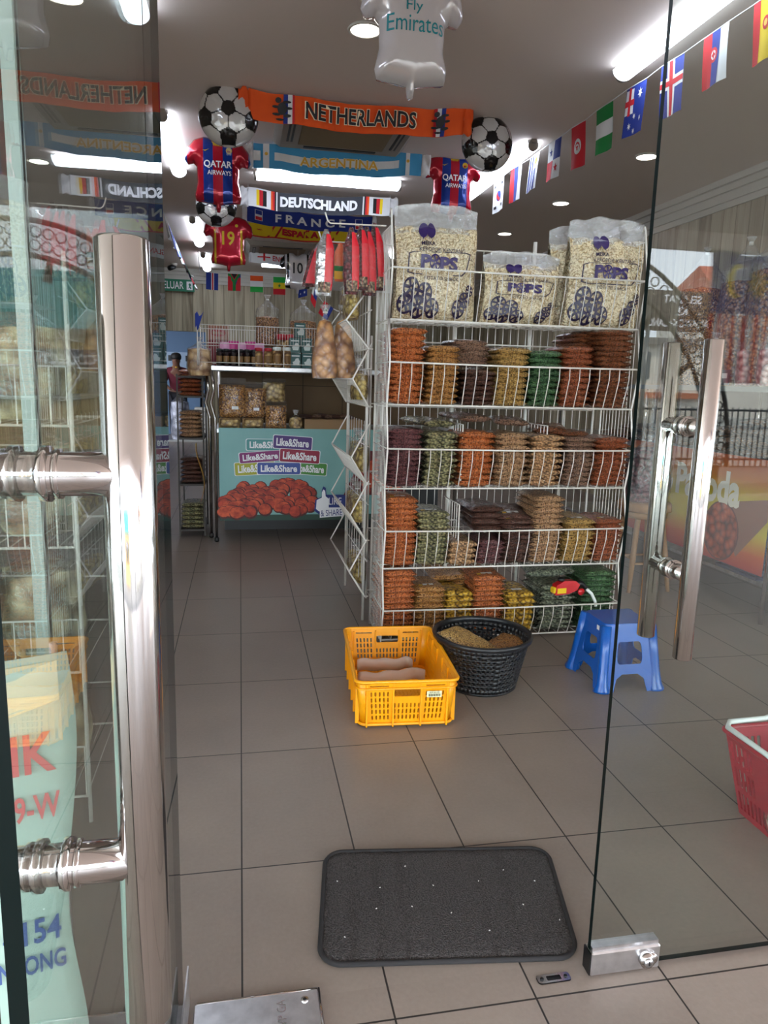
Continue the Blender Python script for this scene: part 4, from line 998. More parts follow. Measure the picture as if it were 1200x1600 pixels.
# yellow crate
m_yp = mat('yellow_plastic', (250, 168, 0), .4, coat=.25)
def crate_wall(L, h, long):
    loops = [[(-L/2, 0), (L/2, 0), (L/2, h), (-L/2, h)]]
    segs = [(-L*.33, 5), (0, 7), (L*.33, 5)] if not long else [(-L*.4, 5), (-L*.2, 5), (L*.2, 5), (L*.4, 5)]
    for cx, n in segs:
        for i in range(n):
            x = cx+(i-(n-1)/2)*.0158
            for k in range(5):
                z = .028+k*.0235
                if cx == 0 and k > 2: continue
                loops.append(rrect(x-.0035, z-.009, x+.0035, z+.009, .002, 1))
        if cx: loops.append(rrect(cx-.036, h-.022, cx+.036, h-.017, .001, 1))
    if not long: loops.append(rrect(-.05, h-.062, .05, h-.033, .006, 2))
    return fill(loops)
def crate(c, rz, w, l, h):
    r = thing('plastic_crate', c, 'yellow slotted plastic crate on the floor in front of the tall rack', 'crate', rz=rz)
    tp = .018
    sides = [(0, -l/2, 0, w, False), (0, l/2, PI, w, False), (-w/2, 0, -PI/2, l, True), (w/2, 0, PI/2, l, True)]
    for x, y, a, L, lg in sides:
        sh = crate_wall(L-.05, h-.012, lg); cs, sn = math.cos(a), math.sin(a); b = MB()
        def fn(u, q):
            ins = tp*(1-q/h); k = 1-ins*2/(L); px, py = u*k, -(-ins)
            return (x + px*cs - py*sn, y + px*sn + py*cs, q+.012)
        b.flat(sh, fn, m_yp)
        for u in ([-.49, -.17, .17, .49] if not lg else [-.49, -.3, -.1, .1, .3, .49]):
            p0, p1 = fn(u*(L-.05), 0), fn(u*(L-.05), h-.02); o = (sn*.005, -cs*.005)
            b.box(((p0[0]+p1[0])/2+o[0], (p0[1]+p1[1])/2+o[1], h/2), (.004, .012, h-.02), m_yp, rz=a)
        b.build('side_wall', r, local=True, solid=.0035)
    def corner(sx, sy):
        def fn(u, v):
            a = PI/2*u; ins = tp*(1-v); rr = .027
            return (sx*(w/2-ins-.027+rr*math.cos(a)), sy*(l/2-ins-.027+rr*math.sin(a)), .012+(h-.012)*v)
        return fn
    for sx in (-1, 1):
        for sy in (-1, 1): b = MB(); b.grid(corner(sx, sy), 6, 2, m_yp); b.build('rounded_corner', r, local=True, solid=.0035)
    b = MB(); o = rrect(-w/2-.006, -l/2-.006, w/2+.006, l/2+.006, .032, 6)
    for z, rr in ((h, .0065), (h-.028, .0035), (.014, .006)):
        ins = tp*(1-z/h); b.tube([(a*(1-ins*2/w), q*(1-ins*2/l), z) for a, q in o], rr, m_yp, 6, closed=True)
    b.build('rim', r, local=True)
    loops = [rrect(-w/2+.02, -l/2+.02, w/2-.02, l/2-.02, .02)]
    for i in range(-10, 11):
        for j in range(-17, 18):
            if abs(i*.0152) < w/2-.03 and abs(j*.0152) < l/2-.03: loops.append(ring(i*.0152, j*.0152, .005, 4, rot=PI/4 if (i+j) % 2 else 0))
    b = MB(); b.flat(fill(loops), lambda a, q: (a, q, .015), m_yp); b.build('base', r, local=True, solid=.003)
    b = MB(); b.flat(rect(.07, h-.062, .125, h-.038, .1), lambda a, q: (a, -l/2-.0085, q), mat('barcode_sticker', (226, 222, 180), .5))
    for i in range(14): b.flat(rect(.077+i*.0032, h-.058, .077+i*.0032+(.0016 if i % 3 else .0022), h-.049, .1), lambda a, q: (a, -l/2-.0092, q), m_lk)
    b.flat(text('RM 4115', .035, .006, .098, h-.0435), lambda a, q: (a, -l/2-.0092, q), m_lk)
    b.build('barcode_label', r, local=True)
    return r
cr = crate((.615, 2.712, 0), -.065, .37, .575, .185)
m_tub = mat('frosted_plastic', (226, 205, 188), .35, alpha=.85)
def strip(pts, z0, h, name, label):
    b = MB(); b.grid(lambda u, v: (lambda t: (pts[t][0], pts[t][1], z0+h*v + .004*math.sin(t)))(min(len(pts)-1, int(round(u*(len(pts)-1))))), len(pts)-1, 2, m_tub)
    return b.build(name, label=label, cat='plastic strip', solid=.002)
strip([(.49+.0155*i, 2.925+.008*math.sin(i*.5), 0) for i in range(15)] + [(.722, 2.915), (.728, 2.9), (.724, 2.88)], .02, .055, 'frosted_strip', 'long frosted plastic strip lying at the back left inside the yellow crate')
strip([(.475+.0155*i, 2.80-.008*math.sin(i*.35), 0) for i in range(15)] + [(.71, 2.815), (.73, 2.818), (.76, 2.8)], .02, .05, 'frosted_strip', 'frosted plastic strip near the front inside the yellow crate')

# black perforated basket
m_bp = mat('black_basket_plastic', (28, 28, 31), .42, coat=.2)
def perforated(c, rb, rt, h):
    r = thing('round_basket', c, 'round black perforated plastic basket standing beside the yellow crate', 'basket')
    b = MB(); n = 56; rows = 10
    def P(i, j, o=0):
        t = j; rr = rb+(rt-rb)*t; a = 2*PI*i/n; return ((rr+o)*math.cos(a), (rr+o)*math.sin(a), .01+(h-.03)*t)
    for i in range(n):
        for j in range(rows):
            t0, t1 = j/rows, (j+1)/rows; solid = (i % 14 in (0,)) or j == 0 or (j == rows-1) or (j == rows-2 and i % 2)
            cor = [(i, t0), (i+.5, t0), (i+1, t0), (i+1, (t0+t1)/2), (i+1, t1), (i+.5, t1), (i, t1), (i, (t0+t1)/2)]
            if solid: b.add([P(*q) for q in cor], [tuple(range(8))], m_bp, True); continue
            hol = [(i+.5+.27*math.cos(a), (t0+t1)/2+(t1-t0)*.24*math.sin(a)) for a in [(-135+45*k)*PI/180 for k in range(8)]]
            v = [P(*q) for q in cor] + [P(*q) for q in hol]; b.add(v, [(k, (k+1) % 8, 8+(k+1) % 8, 8+k) for k in range(8)], m_bp, True)
    b.build('perforated_wall', r, local=True, solid=.003)
    b = MB(); b.lathe([(rt, h-.022), (rt+.012, h-.02), (rt+.015, h-.008), (rt+.012, h), (rt+.002, h), (rt-.003, h-.006), (rt-.003, h-.02), (rt, h-.022)], m_bp, 56); b.f = b.f[:-2]; b.m = b.m[:-2]; b.sm = b.sm[:-2]
    b.build('rim', r, local=True)
    b = MB(); b.lathe([(rb*.98, 0), (rb*1.01, .004), (rb*1.01, .012), (rb*.9, .014)], m_bp, 40); b.build('base', r, local=True)
perforated((1.0, 2.79, 0), .152, .196, .228)
for i, (x, y, z, rz, tl, kd, lb) in enumerate(((.97, 2.66, .178, .55, .16, 'yellow', 'top yellow snack pack lying in the black basket'), (.95, 2.68, .125, -.3, .05, 'mixed', 'lower pack under the top one in the black basket'), (1.02, 2.74, .13, -.9, .1, 'golden', 'pack lying to the right in the black basket'), (.97, 2.70, .09, .2, .0, 'tan', 'lowest pack at the bottom of the black basket'))):
    pack(kd, (x, y, z), rz, lb, 'packs in the black basket', variant=i % 3, tilt=tl, sc=.78)

# blue stool
m_bl = mat('blue_plastic', (6, 84, 170), .34, coat=.35)
def stool(c, rz, hb, ht, h, label):
    r = thing('plastic_stool', c, label, 'stool', rz=rz)
    loops = [[(-1, 0), (-.62, 0), (-.52, .2), (-.3, .27), (.3, .27), (.52, .2), (.62, 0), (1, 0), (1, 1), (-1, 1)], rrect(-.52, .42, .52, .76, .12, 4)]
    sh = fill(loops, .12)
    b = MB()
    for k in range(4):
        a = PI/2*k; cs, sn = math.cos(a), math.sin(a)
        def fn(u, q):
            bw, bd = (hb if k % 2 == 0 else hb*1.1), (hb*1.1 if k % 2 == 0 else hb)
            tw, td = (ht, ht*.92) if k % 2 == 0 else (ht*.92, ht)
            f = q; w = bw+(tw-bw)*f; d = bd+(td-bd)*f + .006*(1-abs(u))*0
            x, y = u*w*.93, -d
            return (x*cs-y*sn, x*sn+y*cs, q*(h-.01))
        b.flat(sh, fn, m_bl)
    b.build('side_frame', r, local=True, solid=.004)
    b = MB(); o = rrect(-ht, -ht*.92, ht, ht*.92, .025, 4)
    b.flat(fill([o]), lambda a, q: (a, q, h), m_bl)
    n = len(o); vs = [(a, q, h) for a, q in o]+[(a*1.03, q*1.03, h-.006) for a, q in o]+[(a*1.05, q*1.05, h-.03) for a, q in o]
    b.add(vs, [(i, (i+1) % n, n+(i+1) % n, n+i) for i in range(n)]+[(n+i, n+(i+1) % n, 2*n+(i+1) % n, 2*n+i) for i in range(n)], m_bl, True)
    b.build('seat', r, local=True)
    for sx in (-1, 1):
        for sy in (-1, 1):
            b = MB(); x0, y0, x1, y1 = sx*hb*.93, sy*hb*1.02, sx*ht*.97, sy*ht*.9
            pts = [(x0+(x1-x0)*t, y0+(y1-y0)*t, h*t*.97) for t in (0, .03, .12, .3, .6, 1)]
            b.tube(pts, [.034, .034, .025, .022, .022, .022], m_bl, 10); b.build('leg', r, local=True)
    b = MB(); b.flat(rect(-ht*.62, h*.86, -ht*.62+.024, h*.86+.02, .1), lambda a, q: (-ht*1.085, -a-.1 if False else a*.9, q), m_label)
    b.build('price_sticker', r, local=True)
    return r
stool((1.6, 2.76, 0), 0, .135, .105, .282, 'blue plastic step stool partly behind the closed glass door')

# red shopping basket
m_rp = mat('red_plastic', (158, 12, 36), .4, coat=.3); m_hw = mat('white_handle', (226, 232, 230), .35, coat=.3)
r = thing('shopping_basket', (1.625, 1.6, 0), 'red plastic shopping basket with white handle at the right edge behind the glass', 'basket')
w, l, h, tp = .385, .4, .252, .045
for x, y, a, L in ((0, -l/2, 0, w), (0, l/2, PI, w), (-w/2, 0, -PI/2, l), (w/2, 0, PI/2, l)):
    loops = [[(-L/2, 0), (L/2, 0), (L/2, h), (-L/2, h)]]
    n = int(L/.022)
    for i in range(n):
        u = (i-(n-1)/2)*.021
        for z0, z1 in ((.02, .075), (.09, .15), (.165, .225)):
            if abs(u) < L*.2 and z0 > .05: continue
            loops.append(rrect(u-.006, z0, u+.006, z1, .002, 1))
    cs, sn = math.cos(a), math.sin(a); b = MB()
    def fn(u, q):
        ins = tp*(1-q/h); k = 1-ins*2/L; px, py = u*k, ins
        return (x+px*cs-py*sn, y+px*sn+py*cs, q)
    b.flat(fill(loops), fn, m_rp); b.build('side_wall', r, local=True, solid=.003)
b = MB(); b.flat(rect(-w/2+tp, -l/2+tp, w/2-tp, l/2-tp), lambda a, q: (a, q, .003), m_rp); b.build('base', r, local=True, solid=.004)
b = MB(); b.tube([(a, q, h) for a, q in rrect(-w/2-.008, -l/2-.008, w/2+.008, l/2+.008, .02)], .008, m_rp, 8, closed=True); b.build('rim', r, local=True)
b = MB(); b.tube([(-w/2-.004, -.03, h+.002), (-w/2-.012, -.02, h+.018), (-w/2-.014, .02, h+.02), (-w/2-.01, l/2-.02, h+.016), (-w/2+.02, l/2+.012, h+.016), (-.05, l/2+.014, h+.018), (-.02, l/2+.014, h+.026), (.02, l/2+.014, h+.026), (.05, l/2+.014, h+.018), (w/2-.01, l/2+.01, h+.016), (w/2+.012, l/2-.03, h+.016), (w/2+.012, 0, h+.01)], .0075, m_hw, 10)
b.build('carry_handle', r, local=True)
lumpy_bag('snack_bag', (1.55, 1.6, .01), .1, .09, .1, food('pale', (140, 110, 90), (226, 206, 190), 40), 'clear bag of pale snacks lying inside the red basket', 'snack bag', tied=False, seed=33)

# red tape gun on the bottom shelf
g = at(890, 925, 'y', 3.285)
r = thing('price_label_gun', (g.x, g.y, g.z), 'red price label gun with a yellow end lying on packs on the bottom shelf', 'label gun', rz=.15)
m_gr_ = mat('gun_red', (190, 16, 30), .3, coat=.5)
b = MB(); pr_ = [(-.095, 0), (-.09, .045), (-.045, .065), (.02, .06), (.045, .04), (.03, .012), (-.02, -.004), (-.09, -.006)]
v, f = fill([pr_])
for s in (-1, 1): b.flat((v, [t[::s] for t in f]), lambda a, q: (a, s*.02, q), m_gr_)
n = len(pr_); b.add([(a, s*.02, q) for s in (-1, 1) for a, q in pr_], [(i, (i+1) % n, n+(i+1) % n, n+i) for i in range(n)], m_gr_)
b.build('body', r, local=True, bevel=.003)
b = MB(); b.box((-.094, 0, .018), (.02, .036, .03), mat('gun_yellow', (236, 196, 30), .35), bev=.004); b.box((-.06, -.021, .016), (.05, .003, .026), mat('gun_yellow', (236, 196, 30), .35)); b.build('label_window', r, local=True)
b = MB(); b.tube([(.03, 0, .045), (.07, 0, .038), (.1, 0, .01), (.105, 0, .0)], [.012, .013, .011, .008], m_black, 10); b.build('handle', r, local=True)
b = MB(); b.tube([(.09, -.014, .012), (.118, -.02, -.012), (.135, -.03, -.05), (.138, -.035, -.075)], .008, m_hw, 8); b.build('lever', r, local=True)
b = MB(); b.tube([(.05, -.022, .005), (.05, -.03, .005)], .018, m_gr_, 14); b.build('ink_roller', r, local=True)
b = MB(); b.lathe([(.018, .062), (.018, .075), (.006, .08)], m_black, 12, c=(-.055, 0, 0)); b.build('knob', r, local=True)

# ================================================================ ISLAND COUNTER at the back left
m_pipe = m_chrome; m_brown = mat('brown_board', (112, 88, 62), .7, c2=(98, 76, 54), scale=2)
X0, X1, Y0, Y1 = -.18, 1.75, 5.66, 6.7
r = thing('island_counter', ((X0+X1)/2, (Y0+Y1)/2, 0), 'steel framed island counter with lower shelf and raised shelf behind the side bins', 'counter')
b = MB(); b.box(((X0+X1)/2, (Y0+Y1)/2, .855), (X1-X0, Y1-Y0, .03), m_steel); b.build('lower_tabletop', r)
b = MB(); b.box(((X0+X1)/2, (5.52+6.55)/2, 1.318), (X1-X0+.04, 1.03, .035), m_steel, bev=.004); b.build('raised_shelf', r)
b = MB(); b.box(((X0+X1)/2, 6.3, 1.09), (X1-X0-.06, .02, .42), m_brown); b.build('back_panel', r)
for i in range(1, 5):
    b = MB(); b.box((X0+.03+i*.34, 6.287, 1.09), (.005, .004, .42), mat('dark_joint', (60, 48, 36), .8)); b.build('panel_joint', r)
b = MB(); b.box(((X0+X1)/2, 6.287, 1.2), (X1-X0-.06, .004, .005), mat('dark_joint')); b.build('panel_joint', r)
for x, y in ((X0-.0, Y0-.02), (X0-.045, Y0+.14), (X0, Y1-.05), (X1-.03, Y0), (X1-.03, Y1-.05)):
    b = MB()
    if y < 5.9: b.tube([(x, y, .03), (x, y, .95), (x-.03, y, 1.06), (x-.005, y-.02, 1.16), (x-.02, y-.03, 1.3)], .012, m_pipe, 10)
    else: b.tube([(x, y, .03), (x, y, 1.3)], .012, m_pipe, 10)
    b.build('leg', r)
    b = MB(); b.lathe([(.012, 0), (.018, .005), (.018, .03), (.012, .035)], m_black, 12, c=(x, y, 0)); b.build('foot', r)
b = MB(); b.box(((X0+X1)/2, 6.1, .4), (X1-X0-.1, .02, .8), m_black); b.build('dark_back_board', r)
# printed banner on the counter front
m_aq = mat('aqua_banner', (118, 168, 168), .5, c2=(132, 182, 180), scale=2.2, bump=.25, bscale=6)
bn = thing('printed_banner', (.4, 5.64, .87), 'aqua printed banner with snack photo and coloured word signs on the counter front', 'banner')
BX0, BX1, BZ0, BZ1 = -.155, 1.3, .165, .878
def bf_(off): return lambda a, q: (BX0+a-.4, -off*2.2+.003*noise.noise((a*3, q*3, 1)), BZ0+q-.87)
b = MB(); b.flat(rect(0, 0, BX1-BX0, BZ1-BZ0, .05), bf_(0), m_aq, True); b.build('banner_sheet', bn, local=True)
def bpx(px, py): p = at(px, py, 'y', 5.64); return p.x-BX0, p.z-BZ0
b = MB(); H = BZ1-BZ0
b.flat(rect(0, 0, BX1-BX0, .045, .05), bf_(.003), mat('dark_green_print', (34, 66, 54), .5))
rr = random.Random(3)
mb = [mat('meatball_%d' % i, c, .5, c2=c2, scale=26) for i, (c, c2) in enumerate((((132, 30, 18), (196, 66, 38)), ((156, 42, 22), (214, 88, 48)), ((62, 16, 14), (92, 26, 18))))]
balls = []
for _ in range(110):
    x = rr.uniform(.02, .72); top = .14+.17*math.exp(-((x-.52)/.22)**2)+.11*math.exp(-((x-.2)/.15)**2)
    balls.append((x, rr.uniform(.06, max(.1, top)), rr.uniform(.038, .056)))
balls.sort(key=lambda t: -t[1])
for i, (x, z, q) in enumerate(balls):
    b.flat(fill([ring(x, z, q*1.07, 14, q*1.0)]), bf_(.0035+.00006*i), mb[2]); b.flat(fill([ring(x-.004, z+.005, q*.9, 14, q*.82)]), bf_(.0038+.00006*i), mb[i % 2])
b.build('snack_photo_print', bn, local=True)
def sign(x0, y0, x1, y1, ang, col, off, label='Like&Share', tsz=.82, cxs=0):
    a0, b0 = bpx(x0, y1); a1, b1 = bpx(x1, y0); cx, cy = (a0+a1)/2, (b0+b1)/2; w, h = (a1-a0)/2, (b1-b0)/2
    m = mat('sign_'+str(col), col, .5); cs, sn = math.cos(ang), math.sin(ang)
    R = lambda a, q: (cx+a*cs-q*sn, cy+a*sn+q*cs)
    b = MB()
    for k, mm, o in ((1.0, m_txtw, off), (.965, m, off+.0006)):
        v, f = fill([rrect(-w*k, -h*(1 if k == 1 else .92), w*k, h*(1 if k == 1 else .92), .012)]); b.flat(([R(*p) for p in v], f), bf_(o), mm)
    v, f = text(label, 2*w*tsz, h*1.15, cxs, 0, bold=.03); b.flat(([R(*p) for p in v], f), bf_(off+.0012), m_txtw)
    b.build('word_sign_print', bn, local=True)
sign(384, 686, 450, 704, 0, (82, 150, 150), .004)
sign(366, 721, 430, 742, .06, (170, 170, 50), .005)
sign(373, 705, 440, 722, .08, (132, 44, 110), .006)
sign(455, 722, 511, 742, -.07, (74, 140, 60), .007)
sign(426, 681, 488, 702, -.06, (78, 50, 120), .008)
sign(436, 702, 500, 723, -.06, (150, 30, 62), .009)
sign(401, 722, 470, 741, 0, (62, 84, 160), .011)
b = MB(); m_nv = mat('navy_print', (34, 50, 120), .5)
th = [(0, 0), (.06, -.01), (.075, .02), (.075, .1), (.05, .12), (.045, .165), (.03, .175), (.02, .15), (.02, .11), (-.02, .09), (-.025, .02)]
ox, oz = bpx(497, 800)
for k, mm, o in ((1.25, m_nv, .0125), (1.0, m_txtw, .0135)):
    v, f = fill([[(ox+.03+(a-.025)*k, oz+.08+(q-.08)*k+.01) for a, q in th]]); b.flat((v, f), bf_(o), mm)
ax0, az0 = bpx(508, 792); ax1, az1 = bpx(532, 772)
b.flat(rect(ax0, az0, ax1+.05, az1, .05), bf_(.0128), m_nv); b.flat(text('LIKE', .1, .055, ax0+.075, (az0+az1)/2, .0), bf_(.0145), m_txtw)
ax0, az0 = bpx(499, 808); ax1, az1 = bpx(533, 792)
b.flat(fill([[(ax0, az0), (ax1, az0+.012), (ax1+.0, az0-.008), (ax1+.04, (az0+az1)/2+.01), (ax1, az1+.02), (ax0, az1)]]), bf_(.0128), m_txtw); b.flat(text('& SHARE', .17, .05, (ax0+ax1)/2+.005, (az0+az1)/2, .0, rot=.05), bf_(.0145), m_nv)
b.build('thumb_and_share_print', bn, local=True)
b = MB(); q0 = bpx(536, 772)[0]; b.flat(fill([[(q0, .2), (q0+.16, .55), (q0+.5, .55), (q0+.5, .2)]]), bf_(.0128), mat('dark_red_print', (96, 22, 26), .5))
for i in range(26): x = q0+.1+rr.random()*.36; b.flat(fill([ring(x, .23+rr.random()*.27, .035, 12)]), bf_(.0135+.00008*i), mb[i % 2])
b.flat(text('Set', .09, .045, q0+.1, .1, .02), bf_(.0135), m_txtw)
b.build('corner_photo_print', bn, local=True)

# goods on the lower tabletop
m_fried = food('fried', (128, 74, 22), (230, 168, 78), 75); m_crisp = food('crisp', (150, 112, 56), (240, 212, 140), 30)
def pouch(px0, px1, py0, py1, y, m, label, d=.09, st=None, name='snack_pouch', zb=None, seed=0, cat='snack bag', group='pouches on the counter'):
    A, B2 = at(px0, py1, 'y', y), at(px1, py0, 'y', y); w, h = B2.x-A.x, B2.z-A.z; z = A.z if zb is None else zb
    r = thing(name, ((A.x+B2.x)/2, y, z), label, cat, group)
    def prof(a, q, k): return d/2*k*max(0, 1-abs(2*a/w)**3)**.5*min(1, (q/.03+.3))*(1 if q < h*.78 else max(.06, 1-(q-h*.78)/(h*.22)*1.0)) * (1+.1*noise.noise((a*20, q*20, seed)))
    b = MB()
    for s in (-1, 1): b.grid(lambda u, v: ((u-.5)*w*.96, s*prof((u-.5)*w, v*h*.8, .95), v*h*.8), 10, 10, m)
    b.grid(lambda u, v: ((u-.5)*w*.96, (v-.5)*2*prof((u-.5)*w, h*.8, .95), h*.8+.01*math.sin(v*PI)), 10, 3, m)
    b.build('snack_filling', r, local=True)
    b = MB()
    for s in (-1, 1): b.grid(lambda u, v: ((u-.5)*w, s*prof((u-.5)*w, v*h, 1.02)+.004*noise.noise((u*6, v*6, seed)), v*h+.006*noise.noise((u*7, seed, 1))*v), 12, 12, m_bag)
    b.build('bag_film', r, local=True)
    if st:
        b = MB(); b.flat(rect(-w*.12, h*.2, w*.12, h*.28), lambda a, q: (a+st*w, -prof(a+st*w, q, 1.02)-.003, q), m_label); b.build('price_sticker', r, local=True)
    return r
pouch(341, 376, 651, 667, 5.75, m_crisp, 'flat pouch of pale chips under the tall left pouch', d=.16, zb=.872, seed=1)
pouch(378, 412, 652, 668, 5.75, m_crisp, 'flat pouch of pale chips under the middle tall pouch', d=.16, zb=.872, seed=2)
pouch(342, 384, 592, 652, 5.82, m_fried, 'tall clear pouch of fried sticks at the left of the counter', st=.1, seed=3, zb=.952)
pouch(380, 417, 598, 652, 5.82, m_fried, 'tall clear pouch of fried sticks second from the left on the counter', st=.05, seed=4, zb=.952)
pouch(414, 448, 626, 668, 5.76, m_fried, 'pouch of fried chips at the right of the lower counter pile', seed=5, zb=.872)
pouch(410, 446, 592, 628, 5.86, m_crisp, 'pouch of chips standing on top of the right lower pouch', seed=6, zb=1.07)
lumpy_bag('snack_bag', (at(462, 668, 'y', 5.78).x, 5.78, .872), .058, .05, .055, m_crisp, 'small tied bag of chips beside the cardboard box on the counter', 'snack bag', seed=8)
A, B2 = at(476, 668, 'y', 5.8), at(542, 655, 'y', 5.8)
bx = thing('cardboard_box', ((A.x+B2.x)/2+.06, 5.9, .87), 'open shallow cardboard box of small packs on the counter', 'box')
b = MB(); w, d, h = .46, .28, .075; mk = mat('cardboard', (150, 120, 88), .8)
for x, y, sx, sy in ((0, -d/2, w, .006), (0, d/2, w, .006), (-w/2, 0, .006, d), (w/2, 0, .006, d)): b.box((x, y, h/2), (sx, sy, h), mk)
b.box((0, 0, .004), (w, d, .008), mk); b.build('box_walls', bx, local=True)
for i in range(7):
    pack('umber' if i % 2 else 'darkbrown', (A.x+.04+i*.055, 5.84, .945+.004*(i % 3)), R_.uniform(-.5, .5), 'small dark pack in the cardboard box on the counter, %s from left' % ['first', 'second', 'third', 'fourth', 'fifth', 'sixth', 'seventh'][i], 'packs in the cardboard box', sc=.45)
# raised shelf: wire fence, jars, boxes, big bags
r = thing('wire_basket_guard', (.1, 5.8, 1.336), 'long low white wire basket standing along the raised counter shelf', 'wire basket')
gx0, gx1 = at(308, 510, 'y', 5.62).x, .62
b = MB()
for y in (5.62, 6.1):
    for z in (1.36, 1.5, 1.63): b.tube([(gx0, y, z), (gx1, y, z)], .003, m_wire, 5)
    n = 46
    for i in range(n+1): x = gx0+(gx1-gx0)*i/n; b.tube([(x, y, 1.5 if y < 6 else 1.336), (x, y, 1.63)], .0014, m_wire, 4)
for x in (gx0, gx1):
    for z in (1.36, 1.5, 1.63): b.tube([(x, 5.62, z), (x, 6.1, z)], .003, m_wire, 5)
    b.tube([(x, 5.62, 1.336), (x, 5.62, 1.64)], .004, m_wire, 5); b.tube([(x, 6.1, 1.336), (x, 6.1, 1.64)], .004, m_wire, 5)
b.build('wire_grid', r)
for x in (gx0+.01, -.0, .33, .6):
    b = MB(); b.tube([(x, 5.62, 1.336), (x, 5.62, 1.5)], .004, m_wire, 5); b.build('upright', r)
m_clear = film('jar_plastic', haze=.08, rough=.05, bump=0, gloss=.1); m_jrd = mat('jar_red_lid', (176, 20, 40), .3, coat=.4); m_sauce = mat('dark_sauce', (30, 12, 12), .25, coat=.6); m_gold2 = food('jarfood', (120, 80, 40), (226, 190, 130), 40)
m_lab2 = mat('brown_label', (128, 92, 50), .5)
def jar(c, rr_, h, content, lid, label, group):
    r = thing('jar', c, label, 'jar', group)
    b = MB(); b.lathe([(rr_*.9, 0), (rr_, .006), (rr_, h*.78), (rr_*.85, h*.84)], content, 16); b.build('jar_body', r, local=True)
    b = MB(); b.lathe([(rr_*.9, h*.84), (rr_*.92, h), (rr_*.7, h*1.02)], lid, 16); b.build('lid', r, local=True)
    b = MB(); b.grid(lambda u, v: ((rr_+.0015)*math.sin((u-.5)*2), -(rr_+.0015)*math.cos((u-.5)*2), h*(.25+.35*v)), 8, 1, m_lab2); b.build('jar_label', r, local=True)
    return r
ON = ['first', 'second', 'third', 'fourth', 'fifth', 'sixth', 'seventh', 'eighth', 'ninth', 'tenth', 'eleventh', 'twelfth']
for i in range(6): jar((at(343, 570, 'y', 5.67).x+i*.051, 5.68, 1.336), .024, .125, m_sauce, m_black, 'dark sauce jar on the raised shelf, %s of six from the left' % ON[i], 'dark sauce jars')
for i in range(6): jar((at(343, 570, 'y', 5.67).x+.01+i*.051, 5.745, 1.336), .024, .125, m_sauce, m_black, 'dark sauce jar in the second row of the raised shelf, %s from left' % ON[i], 'dark sauce jars behind')
for i in range(2): jar((at(404+i*15, 570, 'y', 5.67).x, 5.68, 1.336), .033, .14, m_gold2, m_jrd, '%s jar with a red lid and tan label next to the dark sauce jars' % ('left' if i == 0 else 'right'), 'red lidded jars')
for i in range(2): jar((at(433+i*15, 570, 'y', 5.67).x, 5.68, 1.336), .035, .15, m_gold2, m_hw, '%s jar of nuts with a white lid beside the green boxes' % ('left' if i == 0 else 'right'), 'nut jars')
for i in range(3): jar((at(440+i*13, 540, 'y', 5.95).x, 5.97, 1.336), .045, .26, m_gold2, m_jrd, 'tall jar with a bright red lid behind the wire basket, %s from left' % ON[i], 'tall red lidded jars')
m_gb = mat('dark_green_box', (44, 84, 84), .45, c2=(60, 100, 98), scale=5); m_cow = mat('white_print', (205, 214, 212), .5)
for i, (px, py, lb) in enumerate(((462, 575, 'lower left'), (480, 575, 'lower right'), (461, 552, 'middle left'), (479, 552, 'middle right'), (469, 530, 'topmost'))):
    p = at(px, py, 'y', 5.66); r = thing('carton', (p.x, 5.7, 1.337+(0, 0, .112, .112, .224)[i]), 'small dark green carton with white cow print, %s of the stack' % lb, 'carton', 'small green cartons')
    b = MB(); b.box((0, 0, .055), (.082, .07, .108), m_gb, bev=.003); b.build('carton_body', r, local=True)
    b = MB(); b.flat(fill([[(-.02, .02), (.02, .02), (.026, .05), (.015, .075), (-.005, .07), (-.012, .052), (-.028, .045)]]), lambda a, q: (a+.005, -.0365, q), m_cow); b.flat(rect(-.03, .085, .03, .094), lambda a, q: (a, -.0365, q), m_cow); b.build('printed_panel', r, local=True)
    b = MB(); b.box((0, 0, .111), (.08, .068, .003), m_clear); b.build('carton_lid', r, local=True)
m_mur = food('muruku', (116, 68, 28), (214, 148, 80), 95)
lumpy_bag('big_snack_bag', (at(418, 520, 'y', 6.05).x, 6.05, 1.5), .105, .1, .185, m_mur, 'round tied bag of brown snack sticks standing left on the raised shelf', 'snack bag', 'large round tied bags', seed=12, fillf=.6)
lumpy_bag('big_snack_bag', (at(474, 520, 'y', 6.1).x, 6.1, 1.48), .125, .1, .185, m_mur, 'wider tied bag of brown snack sticks right of the round one on the shelf', 'snack bag', 'large round tied bags', seed=14, fillf=.62)
for x in (at(418, 520, 'y', 6.05).x, at(474, 520, 'y', 6.1).x):
    b = MB(); b.box((x, 6.08, 1.408), (.18, .16, .145), mk, bev=.004); b.build('small_carton', label='plain brown carton under the %s tied bag on the raised shelf' % ('left' if x < .35 else 'right'), cat='carton')
p = at(341, 505, 'y', 6.2); r = thing('red_gift_box', (p.x, 6.2, 1.55), 'brown box with red printing standing at the back left of the raised shelf', 'box')
b = MB(); b.box((0, 0, .055), (.165, .06, .11), mat('kraft_box', (150, 96, 76), .7), bev=.003); b.build('box_body', r, local=True)
b = MB(); b.flat(fill([ring(0, .055, .06, 14, .03)]), lambda a, q: (a, -.0315, q), mat('dark_red_print2', (150, 26, 34), .5)); b.flat(text('Muruku', .09, .025, 0, .055, .02), lambda a, q: (a, -.0325, q), mk); b.build('printed_panel', r, local=True)
b = MB(); b.box((p.x, 6.2, 1.442), (.17, .07, .212), mat('deep_red_box', (120, 24, 34), .6), bev=.003); b.build('deep_red_box', label='deep red box under the brown box with red printing', cat='box')
m_pk = mat('pink_pouch', (206, 60, 140), .3, coat=.5, bump=.6, bscale=30); m_pkl = mat('pale_pink_pouch', (226, 160, 200), .3, coat=.5, bump=.6, bscale=30)
